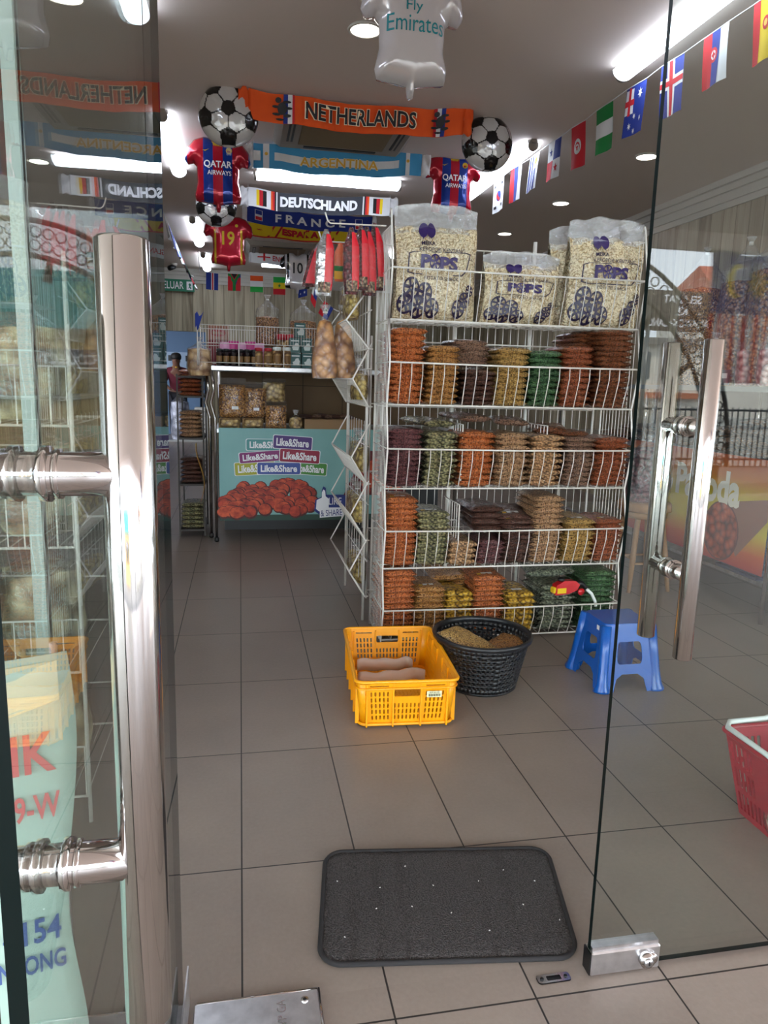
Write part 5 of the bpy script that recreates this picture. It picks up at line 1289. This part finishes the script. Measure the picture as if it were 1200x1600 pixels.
for i in range(5):
    p = at(352+i*13, 540, 'y', 5.85); b = MB(); hh_ = .1+.01*(i % 2)
    for s in (-1, 1): b.grid(lambda u, v: (p.x+(u-.5)*.085, 5.85+s*.02*math.sin(PI*u)**.7*(1-v)**.4, 1.42+hh_*v), 6, 6, m_pk if i % 2 else m_pkl)
    b.grid(lambda u, v: (p.x+(u-.5)*.08, 5.85+(v-.5)*.04, 1.337+.083), 1, 1, m_pk); b.box((p.x, 5.85, 1.378), (.075, .04, .082), m_pkl)
    b.build('pink_pouch', label='shiny pink pouch behind the wire basket, %s of five from left' % ON[i], cat='pouch', group='pink pouches')
# narrow shelf unit and bread bag left of the counter
r = thing('slim_shelf_unit', (-.37, 6.05, 0), 'slim dark shelf unit packed with bags left of the counter pipes', 'shelf unit')
for z in (.06, .42, .78, 1.1, 1.25):
    b = MB(); b.box((-.37, 6.05, z), (.2, .5, .015), mat('dark_shelf', (58, 52, 48), .6)); b.build('shelf_board', r)
for x in (-.465, -.275):
    for y in (5.81, 6.29): b = MB(); b.box((x, y, .64), (.012, .012, 1.26), mat('dark_shelf')); b.build('post', r)
for i, (z, kd) in enumerate(((.07, 'mixed'), (.43, 'darkbrown'), (.79, 'tan'), (1.105, 'rust'))):
    for j in range(6): pack(kd, (-.37, 5.82, z+.034*j), R_.uniform(-.05, .05), 'pack %s on the %s board of the slim shelf unit' % (ORD[5-j], ['lowest', 'second', 'third', 'fourth'][i]), 'packs on the slim shelf unit')
m_bread = food('bread', (150, 100, 56), (232, 200, 150), 18)
lumpy_bag('bread_bag', (-.29, 5.72, 1.258), .1, .09, .125, m_bread, 'tied clear bag of brown buns on top of the slim shelf unit', 'bread bag', seed=18, fillf=.75)
b = MB(); b.grid(lambda u, v: (-.31+.06*u*(1-v*.5), 5.6, 1.6+.1*(1-v)+.02*math.sin(u*8)), 4, 4, m_blu); b.build('blue_flag_cloth', label='crumpled blue flag cloth at the left end of the wire basket', cat='flag', solid=.003)
b = MB(); b.grid(lambda u, v: (-.3+.03*math.sin(v*5), 5.7+.1*u, .3+.45*v), 3, 8, mat('yellow_red_cloth', (190, 160, 60), .6, c2=(150, 40, 40), scale=3)); b.build('hanging_cloth', label='yellow and red cloth strip hanging beside the counter pipes', cat='cloth', solid=.003)

# ================================================================ BACK WALL: exit sign, items in rear room
p = at(264, 450, 'y', 12.9); q = at(304, 460, 'y', 12.9)
r = thing('exit_sign', ((p.x-.19+q.x)/2, 12.93, 2.63), 'green exit sign lettered in white on the back wall', 'sign')
wS = (q.x-p.x+.19)/2
b = MB(); b.box((0, 0, .1), (2*wS, .04, .19), mat('green_sign', (24, 118, 88), .4)); b.build('sign_panel', r, local=True)
b = MB(); F_ = lambda a, q: (a, -.023, q)
b.flat(text('KELUAR', wS*1.32, .12, -wS*.24, .1, .01), F_, m_txtw); b.flat(rect(wS*.58, .03, wS*.9, .165), F_, m_txtw); b.build('white_lettering', r, local=True)
b = MB(); b.flat(fill([[(wS*.66, .05), (wS*.72, .09), (wS*.68, .12), (wS*.76, .14), (wS*.84, .11), (wS*.78, .09), (wS*.84, .05), (wS*.78, .045), (wS*.74, .07)]]), lambda a, q: (a, -.025, q), mat('green_sign')); b.build('running_figure', r, local=True)
m_skin = mat('skin', (112, 74, 56), .55); m_polo = mat('maroon_polo', (96, 22, 40), .85); m_trs = mat('dark_trousers', (30, 28, 36), .85); m_hair = mat('dark_hair', (22, 18, 18), .6)
def skinned(name, V, E, Rd, m, parent, sub=2):
    me = bpy.data.meshes.new(name); me.from_pydata(V, E, []); o = bpy.data.objects.new(name, me); COL.objects.link(o); o.parent = parent
    sk = o.modifiers.new('skin', 'SKIN'); 
    for i, q in enumerate(Rd): me.skin_vertices[0].data[i].radius = (q, q) if isinstance(q, (int, float)) else q
    me.skin_vertices[0].data[0].use_root = True
    o.modifiers.new('sub', 'SUBSURF').levels = sub; o.modifiers['sub'].render_levels = sub
    o.modifiers['skin'].use_smooth_shade = True; me.materials.append(m); return o
pr0 = thing('person', (-1.22, 15.3, 0), 'person in a maroon polo shirt bending over a clear bag in the rear room', 'person', rz=.0)
for me_add in (0,):
    V = [(0, 0, .92), (0, -.03, 1.12), (0, -.12, 1.32), (0, -.2, 1.42), (0, -.24, 1.49), (0, -.27, 1.56), (0, -.25, 1.62),
         (.1, 0, .88), (.11, -.03, .48), (.11, 0, .09), (.11, -.12, .04), (-.1, 0, .88), (-.11, -.03, .48), (-.11, 0, .09), (-.11, -.12, .04),
         (.18, -.13, 1.33), (.24, -.2, 1.1), (.14, -.42, 1.02), (.1, -.48, 1.01), (-.18, -.13, 1.33), (-.24, -.2, 1.1), (-.14, -.42, 1.02), (-.1, -.48, 1.01)]
    Ed = [(0, 1), (1, 2), (2, 3), (3, 4), (4, 5), (5, 6), (0, 7), (7, 8), (8, 9), (9, 10), (0, 11), (11, 12), (12, 13), (13, 14), (2, 15), (15, 16), (16, 17), (17, 18), (2, 19), (19, 20), (20, 21), (21, 22)]
    Rd = [(.14, .1), (.14, .1), (.15, .1), .06, .07, .085, .06, .08, .055, .04, .035, .08, .055, .04, .035, .055, .042, .03, .028, .055, .042, .03, .028]
    for k in range(5):
        for sx in (-1, 1):
            base = 18 if sx == 1 else 22; n0 = len(V); xo = sx*(.1)+(k-2)*.011
            V += [(xo, -.53, 1.0-.004*k), (xo-sx*.005, -.555-.004*(2-abs(k-2)), .985)]; Ed += [(base, n0), (n0, n0+1)]; Rd += [.009, .007]
    skinned('body', V, Ed, Rd, m_skin, pr0)
V = [(0, 0, .9), (0, -.03, 1.12), (0, -.12, 1.32), (.18, -.13, 1.34), (.235, -.19, 1.14), (-.18, -.13, 1.34), (-.235, -.19, 1.14), (0, -.18, 1.41)]
skinned('polo_shirt', V, [(0, 1), (1, 2), (2, 3), (3, 4), (2, 5), (5, 6), (2, 7)], [(.165, .12), (.165, .12), (.17, .12), .075, .062, .075, .062, .07], m_polo, pr0)
V = [(0, 0, .9), (.1, 0, .86), (.11, -.03, .48), (.11, 0, .1), (-.1, 0, .86), (-.11, -.03, .48), (-.11, 0, .1)]
skinned('trousers', V, [(0, 1), (1, 2), (2, 3), (0, 4), (4, 5), (5, 6)], [(.16, .11), .1, .07, .06, .1, .07, .06], m_trs, pr0)
b = MB(); b.lathe([(.06, 1.55), (.1, 1.58), (.105, 1.63), (.085, 1.68), (.03, 1.705)], m_hair, 16, c=(0, -.24, 0)); b.build('hair', pr0, local=True)
b = MB()
for s in (-1, 1): b.tube([(s*.03, -.345, 1.575), (s*.03, -.352, 1.575)], .011, m_black, 8)
b.build('eyes', pr0, local=True)
b = MB(); b.tube([(0, -.345, 1.57), (0, -.368, 1.545), (0, -.345, 1.54)], .012, m_skin, 8); b.build('nose', pr0, local=True)
b = MB(); b.tube([(-.025, -.345, 1.515), (0, -.352, 1.512), (.025, -.345, 1.515)], .005, mat('lips', (110, 52, 48), .5), 6); b.build('mouth', pr0, local=True)
b = MB(); b.tube([(-.07, -.2, 1.44), (0, -.27, 1.42), (.07, -.2, 1.44)], .012, m_gold, 6); b.build('yellow_collar', pr0, local=True)
lumpy_bag('plastic_sack', (-1.15, 14.85, 0), .2, .18, .47, food('sack', (110, 110, 126), (200, 200, 216), 9), 'large translucent plastic sack held in front of the person', 'sack', seed=41, tied=False, fillf=.8)
r = thing('pedestal_fan', (-.78, 15.6, 0), 'black pedestal fan beside the person in the rear room', 'fan')
b = MB(); b.lathe([(.18, 0), (.18, .02), (.03, .04), (.02, 1.1)], m_black, 20); b.build('base_and_pole', r, local=True)
b = MB()
for k in range(9): b.tube([(q*math.cos(t*PI/10), -.05, 1.2+q*math.sin(t*PI/10)) for t in range(20)], .005, m_black, 4, closed=True) if (q := .03+.024*k) else 0
for k in range(16): a = PI*k/8; b.tube([(.02*math.cos(a), -.06, 1.2+.02*math.sin(a)), (.22*math.cos(a), -.05, 1.2+.22*math.sin(a))], .002, m_black, 4)
b.build('wire_guard', r, local=True)
b = MB(); b.tube([(0, .0, 1.2), (0, .14, 1.2)], .07, m_black, 14); b.build('motor', r, local=True)
for k in range(3):
    b = MB(); a0 = 2*PI*k/3; b.grid(lambda u, v: ((.03+.16*u)*math.cos(a0+.8*v), -.02-.02*v, 1.2+(.03+.16*u)*math.sin(a0+.8*v)), 3, 4, mat('dark_grey', (50, 52, 56), .5)); b.build('blade', r, local=True, solid=.003)
b = MB(); b.box((-.72, 14.9, .33), (.3, .3, .66), m_white, bev=.01); b.build('white_cabinet', label='low white cabinet at the right of the rear room doorway', cat='cabinet')
b = MB(); b.box((-1.3, 16.59, 1.55), (1.0, .01, .42), mat('pale_poster', (150, 170, 195), .6)); 
for i in range(5): b.box((-1.65+i*.18, 16.583, 1.6+.03*(i % 2)), (.07, .004, .12), m_black)
b.build('wall_poster', label='pale blue poster with small dark figures on the blue wall', cat='poster')

# ================================================================ RIGHT SIDE COUNTER behind the closed door
m_dkt = mat('dark_table', (70, 66, 62), .5)
r = thing('long_side_counter', (3.2, 4.6, 0), 'long counter along the right wall heaped with brown snack bags', 'counter')
b = MB(); b.box((3.25, 4.7, .86), (.95, 3.0, .03), m_steel); b.build('tabletop', r)
b = MB(); b.box((3.25, 4.7, .2), (.85, 2.9, .02), m_steel); b.build('lower_shelf', r)
for x in (2.79, 3.7):
    for y in (3.34, 4.7, 6.1): b = MB(); b.tube([(x, y, .0), (x, y, .86)], .013, m_chrome, 10); b.build('leg', r)
for x in (2.8, 3.7):
    for y in (3.3, 4.7, 6.1): b = MB(); b.tube([(x, y, .86), (x, y, 1.27)], .01, m_chrome, 8); b.build('shelf_post', r)
b = MB(); b.box((3.25, 4.7, 1.265), (.95, 3.0, .03), mat('grey_shelf', (120, 126, 126), .4)); b.build('upper_shelf', r)
b = MB(); b.box((3.78, 4.7, 1.06), (.02, 3.0, .4), m_black); b.build('dark_back_board', r)
bn = thing('printed_banner', (2.755, 4.0, .56), 'orange and yellow printed banner with a round snack photo seen through the closed door', 'banner')
y0, y1, z0, z1 = 3.33, 4.75, .27, .895
def sb(off): return lambda a, q: (-off*2+.003*noise.noise((a*3, q*3, 2)), -(a)+.0+(y1-4.0)-0, q+z0-.56)
m_oy = mat('orange_yellow_print', (196, 92, 40), .45)
nt = m_oy.node_tree; tcn = nt.nodes.new('ShaderNodeTexCoord'); spn = nt.nodes.new('ShaderNodeSeparateXYZ'); nt.links.new(tcn.outputs['Object'], spn.inputs[0])
rpn = nt.nodes.new('ShaderNodeValToRGB'); mrn = nt.nodes.new('ShaderNodeMapRange'); mrn.inputs[1].default_value = -.29; mrn.inputs[2].default_value = .335
nt.links.new(spn.outputs[2], mrn.inputs[0]); nt.links.new(mrn.outputs[0], rpn.inputs[0]); nt.links.new(rpn.outputs[0], nt.nodes['Principled BSDF'].inputs['Base Color'])
e = rpn.color_ramp.elements; e[0].color = sr((170, 44, 36)); e[1].color = sr((176, 84, 52)); e[1].position = 1
for ps, cc in ((.15, (200, 92, 40)), (.35, (206, 182, 50)), (.6, (202, 178, 44)), (.8, (200, 120, 50))): x = e.new(ps); x.color = sr(cc)
L_ = y1-y0
b = MB(); b.flat(rect(0, 0, L_, z1-z0, .06), sb(0), m_oy, True); b.build('banner_sheet', bn, local=True)
b = MB(); b.flat(text('Pakoda', .62, .2, .88, .43, .04), sb(.004), mat('cream_lettering', (226, 214, 196), .5))
b.build('cream_lettering', bn, local=True)
b = MB(); b.flat(fill([[(1.0, .34), (1.42, .42), (1.42, .3), (1.2, .06)]]), sb(.003), mat('brown_cone_print', (140, 92, 72), .5))
b.flat(fill([ring(1.05, .18, .16, 24, .175, rot=.2)]), sb(.0036), mat('photo_rim', (100, 40, 30), .5)); b.flat(fill([ring(1.05, .18, .15, 24, .165, rot=.2)], .02), sb(.0042), food('pakoda', (110, 34, 22), (196, 96, 66), 22)); b.build('snack_photo_print', bn, local=True)
m_br2 = food('brownsticks', (84, 52, 30), (176, 124, 76), 60)
def flat_bag(c, w, d, h, m, rz, label, seed, group='flat bags heaped on the right counter'):
    r = thing('snack_bag', c, label, 'snack bag', group, rz=rz)
    def fn(k, s): return lambda u, v: ((u-.5)*w*k, (v-.5)*d*k, h/2+s*h/2*k*(max(0, 1-abs(2*u-1)**2.5)*max(0, 1-abs(2*v-1)**3))**.45*(1+.16*noise.noise((u*4, v*5, seed))))
    b = MB(); b.grid(fn(.96, 1), 14, 12, m); b.grid(fn(.96, -1), 14, 12, m); b.build('snack_filling', r, local=True)
    b = MB(); b.grid(fn(1.03, 1), 16, 14, m_bag); b.grid(fn(1.03, -1), 16, 14, m_bag); b.build('bag_film', r, local=True)
    return r
fb = [(2.98, 3.55, 0, .0), (2.98, 3.95, 0, .1), (3.0, 4.35, 0, -.1), (3.0, 4.75, 0, .0), (3.0, 5.2, 0, 0), (2.98, 3.72, 1, .2), (2.99, 4.15, 1, -.2), (3.02, 4.6, 1, .1), (3.0, 3.52, 2, -.1), (3.02, 3.85, 2, .1), (3.04, 3.6, 3, .2), (3.05, 4.98, 1, 0)]
for i, (x, y, l, a) in enumerate(fb):
    flat_bag((x, y, .877+.058*l), .4, .36, .06, m_br2, a, 'flat clear bag of brown snack sticks, %s layer, %s along the right counter' % (['bottom', 'second', 'third', 'top'][l], ON[i]), i)
m_pnut = food('peanuts', (120, 40, 46), (224, 176, 168), 34)
for i, (px, py, x, rx, hz, m, lb) in enumerate(((1150, 600, 3.0, .17, .42, m_br2, 'big tied bag of brown noodle sticks on the upper right shelf, middle'), (1205, 600, 3.0, .2, .44, m_br2, 'big tied bag of brown noodle sticks at the right edge of the photo'), (1085, 600, 3.1, .17, .44, m_mur, 'big tied bag of snack sticks on the upper right shelf nearest the door edge'))):
    p = at(px, py, 'x', x); lumpy_bag('big_snack_bag', (p.x, p.y, 1.282), rx, rx*.95, hz, m, lb, 'snack bag', 'big tied bags on the upper right shelf', seed=50+i, fillf=.72)
for i, px in enumerate((1112, 1160, 1195)):
    p = at(px, 600, 'x', 2.83); lumpy_bag('peanut_bag', (p.x, p.y, 1.282), .055, .05, .14, m_pnut, 'small bag of red and white peanuts at the shelf front, %s from left' % ON[i], 'snack bag', 'small peanut bags on the upper right shelf', seed=60+i)
b = MB(); b.box((2.83, at(1150, 600, 'x', 2.83).y+.12, 1.33), (.01, .1, .09), mat('grey_card', (90, 92, 96), .5)); b.box((2.824, at(1150, 600, 'x', 2.83).y+.12, 1.34), (.003, .08, .03), m_label); b.build('price_card', label='small grey price card standing on the upper right shelf', cat='price card')
# dark blue stacked trays under the counter
for k in range(7):
    b = MB(); b.box((2.98, 3.62, .225+.032*k), (.34, .36, .02), mat('dark_blue_plastic', (34, 40, 66), .5), bev=.004); b.box((2.98, 3.62, .24+.032*k), (.3, .32, .012), mat('dark_blue_plastic')); b.build('stacked_tray', label='dark blue tray under the right counter, %s' % ORD[6-k].replace('from top', 'from the top of its stack'), cat='tray', group='stacked dark blue trays')
# round wooden stool with a maroon bag
m_wst = mat('light_wood', (172, 130, 92), .5, c2=(150, 108, 74), scale=12, stretch=(1, 1, .2))
r = thing('wooden_stool', (2.5, 4.12, 0), 'round light wooden stool behind the right end of the tall rack', 'stool')
b = MB(); b.lathe([(.15, .5), (.165, .505), (.165, .545), (.155, .555)], m_wst, 28); b.build('seat', r, local=True)
b = MB(); b.lathe([(.13, .46), (.14, .46), (.14, .5), (.13, .5)], m_wst, 24); b.build('apron', r, local=True)
for k in range(4):
    a = PI/4+PI/2*k; b = MB(); b.tube([(.19*math.cos(a), .19*math.sin(a), 0), (.16*math.cos(a), .16*math.sin(a), .2), (.11*math.cos(a), .11*math.sin(a), .49)], [.012, .018, .016], m_wst, 10); b.build('leg', r, local=True)
    a2 = a+PI/2; b = MB(); b.tube([(.165*math.cos(a), .165*math.sin(a), .18+.03*(k % 2)), (.165*math.cos(a2), .165*math.sin(a2), .18+.03*(k % 2))], .008, m_wst, 8); b.build('rung', r, local=True)
lumpy_bag('maroon_snack_bag', (2.5, 4.12, .556), .17, .15, .19, food('maroonmix', (60, 20, 30), (120, 58, 66), 40), 'big bag of maroon snacks sitting on the wooden stool', 'snack bag', seed=70, fillf=.85)
lumpy_bag('blue_bag', (1.66, 3.86, .755), .1, .07, .055, mat('blue_wrap', (40, 100, 190), .3, coat=.5, c2=(190, 210, 230), scale=14), 'blue and white wrapped bag behind the wires of the fourth shelf', 'snack bag', seed=71, tied=False)
r = thing('rear_wire_shelf', (1.3, 3.85, 0), 'white wire shelving back to back with the tall rack, half hidden', 'display rack')
for k, z in enumerate((.05, .42, .75, 1.13)):
    b = MB()
    for y in (3.68, 4.05): b.tube([(.72, y, z), (1.88, y, z)], .004, m_wire, 5)
    for i in range(24): x = .72+i*.05; b.tube([(x, 3.68, z), (x, 4.05, z)], .0018, m_wire, 4)
    b.build('wire_tray', r)
for x in (.72, 1.88):
    for y in (3.68, 4.05): b = MB(); b.tube([(x, y, 0), (x, y, 1.5)], .006, m_wire, 6); b.build('post', r)
for i in range(6):
    lumpy_bag('snack_bag', (.9+.17*i, 3.86, 1.135), .075, .1, .11, m_crisp if i % 2 else m_mur, 'clear snack bag on the rear shelving behind the third shelf, %s from left' % ON[i], 'snack bag', 'bags on the rear shelving', seed=80+i, tied=False)

# ================================================================ LEFT SIDE behind the fixed pane
m_crm = food('cream_crackers', (120, 108, 80), (232, 222, 186), 16)
r = thing('left_wire_rack', (-.85, 2.3, 0), 'wire rack of cream cracker bags behind the fixed pane at the left', 'display rack')
for k, z in enumerate((.08, .45, .8, 1.12)):
    b = MB()
    for y in (2.0, 2.45): b.tube([(-1.4, y, z), (-.42, y, z)], .004, m_wire, 5); b.tube([(-1.4, y, z+.15), (-.42, y, z+.15)], .003, m_wire, 5)
    for i in range(25): x = -1.4+i*.0405; b.tube([(x, 2.0, z+.15), (x, 2.0, z), (x, 2.45, z)], .0018, m_wire, 4)
    b.build('wire_shelf', r)
for x in (-1.4, -.42):
    for y in (2.0, 2.45): b = MB(); b.tube([(x, y, 0), (x, y, 1.55)], .006, m_wire, 6); b.build('post', r)
for k, z in enumerate((.085, .455, .805, 1.125)):
    for i in range(3):
        lumpy_bag('cracker_bag', (-.56-.27*i, 2.2, z), .125, .14, .15, m_crm, 'clear bag of cream crackers, %s on the %s level of the left rack' % (['right', 'middle', 'left'][i], ['lowest', 'second', 'third', 'top'][k]), 'snack bag', 'cream cracker bags', seed=90+k*3+i, fillf=.8)
# printed cloth hanging by the open door
m_pg = mat('pale_green_cloth', (164, 188, 176), .8, bump=.3, bscale=5)
bn = thing('printed_cloth_sign', (-.42, 1.02, 0), 'pale green printed cloth sign with phone lettering standing left of the open door', 'sign', rz=math.radians(24))
m_rt, m_bt, m_pt = mat('faded_red_lettering', (196, 96, 96), .6), mat('blue_lettering', (70, 92, 142), .6), mat('lilac_lettering', (150, 140, 190), .6)
cf = lambda off: lambda a, q: (a, -off+.012*math.sin(a*14+q*3)+.006*math.sin(q*9), q)
b = MB(); b.grid(lambda u, v: cf(0)(-.45+.63*u+.012*math.sin(v*9)*u, .01+.84*v), 26, 26, m_pg); b.build('cloth_sheet', bn, local=True, solid=.002)
b = MB()
for s_, w_, h_, x_, y_, mm in (('ETIK', .13, .062, .095, .705, m_rt), ('209-W', .095, .042, .115, .62, m_rt), ('&Ca', .085, .055, .115, .525, m_pt), ('4154', .08, .045, .115, .41, m_bt), ('BENTONG', .12, .036, .10, .35, m_bt)):
    b.flat(text(s_, w_, h_, x_, y_, .02), cf(.006), mm)
b.build('cloth_lettering', bn, local=True)
b = MB(); b.flat(fill([[(-.4, .84), (.17, .84), (.17, .78), (-.1, .72), (-.4, .7)]], .05), cf(.004), mat('cream_print', (214, 208, 176), .7)); b.build('cream_print', bn, local=True)
for x in (-.44, .17):
    b = MB(); b.tube([(x, .012, 0), (x, .012, .86)], .006, m_steel, 8); b.build('stand_pole', bn, local=True)

# ================================================================ THE STREET behind the camera (seen mirrored in the glass)
def mir(px, py, V, zz=None):
    p = at(px, py, 'y', V); return Vector((p.x, 2*1.266-V, p.z))
m_hw_ = mat('house_white', (222, 216, 204), .8); m_roof = mat('roof_tiles', (188, 96, 62), .8, c2=(160, 74, 48), scale=6, stretch=(1, 1, 6)); m_hdk = mat('window_dark', (60, 72, 80), .2)
yh = -11.5
r = thing('white_house', (8.5, -13, -.15), 'white two storey house across the street mirrored in the closed door', 'house')
b = MB(); b.box((8.3, -12.9, 1.0), (2.9, 2.6, 2.3), m_hw_); b.build('wall', r)
b = MB(); b.box((8.3, -11.56, 1.12), (3.0, .12, .12), mat('terracotta_band', (190, 120, 88), .7)); b.build('string_course', r)
b = MB(); b.box((8.3, -12.9, 2.22), (3.2, 2.9, .14), mat('grey_roof_edge', (120, 116, 112), .8)); b.build('roof', r)
for i in range(3):
    b = MB(); b.box((7.6+i*.62, -11.57, 1.72), (.3, .06, .55), m_hdk); b.build('window', r)
for i in range(3):
    b = MB(); b.box((7.5+i*.95, -11.3, .42), (.14, .14, 1.1), m_hw_); b.build('column', r)
r = thing('tiled_roof_house', (12.0, -14, -.15), 'house with an orange tiled roof at the far right mirrored in the closed door', 'house')
b = MB(); b.box((12.5, -14.0, 1.5), (3.6, 2.6, 3.3), m_hw_); b.build('wall', r)
b = MB(); b.add([(10.55, -12.4, 3.1), (14.5, -12.4, 3.1), (14.5, -15.6, 3.1), (10.55, -15.6, 3.1), (10.9, -14, 4.2), (13.0, -14, 4.2)], [(0, 1, 5, 4), (1, 2, 5), (2, 3, 4, 5), (3, 0, 4), (3, 2, 1, 0)], m_roof); b.build('roof', r)
for i in range(3):
    b = MB(); b.box((11.2+i*.9, -12.68, 2.3), (.4, .06, .8), m_hdk); b.build('window', r)
r = thing('metal_fence', (6.5, -9.5, -.15), 'dark metal bar fence in front of the white house mirrored in the glass', 'fence')
b = MB()
for i in range(60): b.tube([(3.5+i*.12, -9.5, -.15), (3.5+i*.12, -9.5, .95)], .012, m_black, 4)
for z in (0, .9): b.tube([(3.5, -9.5, z), (10.7, -9.5, z)], .02, m_black, 5)
b.build('bars', r)
b = MB(); b.box((7, -9.8, .3), (7.2, .2, .9), mat('painted_low_wall', (206, 206, 200), .8)); b.build('low_wall', r)
r = thing('corner_shop_house', (-3.5, -12.5, -.15), 'teal and tan shop building mirrored in the fixed pane at the left', 'building')
b = MB(); b.box((-3.6, -13.5, 1.0), (4.0, 3, 2.4), mat('tan_render', (190, 160, 110), .8)); b.build('wall', r)
b = MB(); b.box((-3.6, -12.0, 2.55), (4.2, .3, 1.0), mat('teal_sign', (60, 160, 160), .6)); b.build('fascia', r)
b = MB(); b.box((-3.2, -11.7, 1.5), (1.6, .1, .35), mat('dark_fascia', (60, 56, 70), .6)); b.flat(text('COLLECTION', 1.3, .18, -3.2, 1.5, .02), lambda a, q: (-6.4-a if True else a, -11.64, q), m_txtw); b.build('name_board', r)
for i in range(4): b = MB(); b.box((-5+i*.9, -11.98, 1.2), (.5, .06, .9), m_hdk); b.build('window', r)
# fingerpost name board with the kampung lettering
A, B2 = mir(1012, 512, 9.6), mir(1112, 462, 9.6)
bd = thing('welcome_board', ((A.x+B2.x)/2, A.y, A.z), 'brown welcome board with white lettering mirrored in the closed door', 'sign')
w_, h_ = (B2.x-A.x), (B2.z-A.z)
b = MB(); b.box((0, 0, h_/2), (w_*1.25, .05, h_*1.15), mat('brown_board2', (92, 78, 68), .6)); b.build('board', bd, local=True)
b = MB()
for s_, k, q in (('SELAMAT', .62, .84), ('KE', .2, .5), ('KAMPUNG KACANG', 1.05, .16)):
    b.flat(text(s_, w_*k, h_*.24, 0, h_*q, .03), lambda a, z: (-a, .032, z), m_txtw)
b.build('white_lettering', bd, local=True)
for s in (-1, 1): b = MB(); b.tube([(s*w_*.5, 0, -A.z-.15), (s*w_*.5, 0, 0)], .03, m_hdk, 8); b.build('post', bd, local=True)
def arch(cx, y, rad, z0, lb, a0=0, a1=PI):
    r = thing('ornamental_arch', (cx, y, -.15), lb, 'arch', 'festive arches over the street')
    m = mat('dark_bronze', (70, 62, 52), .5, .3)
    for q, rr in ((rad, .03), (rad-.32, .03)):
        b = MB(); b.tube([(cx+q*math.cos(a0+(a1-a0)*i/30), y, z0+q*1.15*math.sin(a0+(a1-a0)*i/30)) for i in range(31)], rr, m, 8); b.build('arch_rail', r)
    b = MB()
    for i in range(46):
        a = a0+(a1-a0)*(i+.5)/46
        for q in (rad-.1, rad-.22):
            c0 = (cx+q*math.cos(a), z0+q*1.15*math.sin(a)); b.tube([(c0[0]+.055*math.cos(t*PI/5), y, c0[1]+.055*math.sin(t*PI/5)) for t in range(10)], .009, m, 4, closed=True)
    b.build('ring_lattice', r)
    for i in range(8):
        a = a0+(a1-a0)*(i+.5)/8; q = rad-.34; b = MB()
        b.tube([(cx+q*math.cos(a), y, z0+q*1.15*math.sin(a)), (cx+(q-.2)*math.cos(a), y, z0+(q-.2)*1.15*math.sin(a))], [.03, .05], m, 8); b.build('lamp_socket', r)
    for s in (a0, a1):
        b = MB(); x = cx+(rad-.16)*math.cos(s); b.tube([(x, y, -.15), (x, y, z0+.02)], .05, m, 8); b.build('post', r)
q = mir(1000, 400, 8.6); arch(q.x-.9, q.y, 2.4, q.z-2.6, 'bronze ring lattice arch mirrored in the closed door')
q = mir(60, 350, 8.6); arch(q.x-.3, q.y-.3, 2.0, q.z-2.2, 'bronze ring lattice arch mirrored at the upper left')
def cloth(key, c):
    m = bpy.data.materials.new(key); m.use_nodes = True; nt = m.node_tree; nt.nodes.clear(); N = nt.nodes.new
    o = N('ShaderNodeOutputMaterial'); d = N('ShaderNodeBsdfDiffuse'); t = N('ShaderNodeBsdfTranslucent'); x = N('ShaderNodeMixShader'); x.inputs[0].default_value = .5
    d.inputs[0].default_value = sr(c); t.inputs[0].default_value = sr(c); nt.links.new(d.outputs[0], x.inputs[1]); nt.links.new(t.outputs[0], x.inputs[2]); nt.links.new(x.outputs[0], o.inputs[0])
    return m
m_twc, m_trc, m_tnv, m_tyc = cloth('thin_white_cloth', (240, 238, 236)), cloth('thin_red_cloth', (220, 40, 50)), cloth('thin_navy_cloth', (60, 60, 140)), cloth('thin_yellow_cloth', (245, 215, 40))
# striped flag hanging from the walkway edge
A, B2 = mir(1112, 395, 4.2), mir(1190, 600, 4.2)
fg = thing('large_striped_flag', ((A.x+B2.x)/2, A.y, A.z), 'large red and white striped flag with a blue canton mirrored in the closed door', 'flag')
w_, h_ = B2.x-A.x, A.z-B2.z
ff = lambda off: lambda a, q: ((a-.5)*w_, off+.03*math.sin(a*8+q*2), -q*h_)
b = MB()
for i in range(14): b.flat(rect(i/14, .46, (i+1)/14, 1, .06), ff(0), m_trc if i % 2 == 0 else m_twc, True)
mo = ring(.45, .2, .22, 24, .13); cre = [mo, ring(.55, .2, .18, 20, .11)]; st_ = [star(.74, .22, .15, 11, .5)]
rc_ = [[(0, 0), (1, 0), (1, .46), (0, .46)]]
b.flat(fill(rc_+cre[:1], .06), ff(0), m_tnv, True); b.flat(fill(cre, .06), ff(0), m_tyc, True); b.flat(fill([cre[1]], .06), ff(0), m_tnv, True); b.flat(fill(st_), ff(.004), m_tyc)
b.build('striped_cloth', fg, local=True)
b = MB(); b.tube([(-w_*.6, 0, .01), (w_*.6, 0, .01), (w_*.6, 0, 3.0-A.z)], .012, m_steel, 8); b.build('hanging_rod', fg, local=True)
for i, z in enumerate((3.6, 3.9, 4.1, 4.5)):
    b = MB(); b.tube([(-12, -8-i*.3, z+.3), (0, -8-i*.3, z-.1), (14, -8-i*.3, z+.2)], .012, m_black, 4); b.build('overhead_cable', label='dark overhead cable crossing the street sky, %s' % ['lowest', 'second', 'third', 'highest'][i], cat='cable', group='overhead cables')
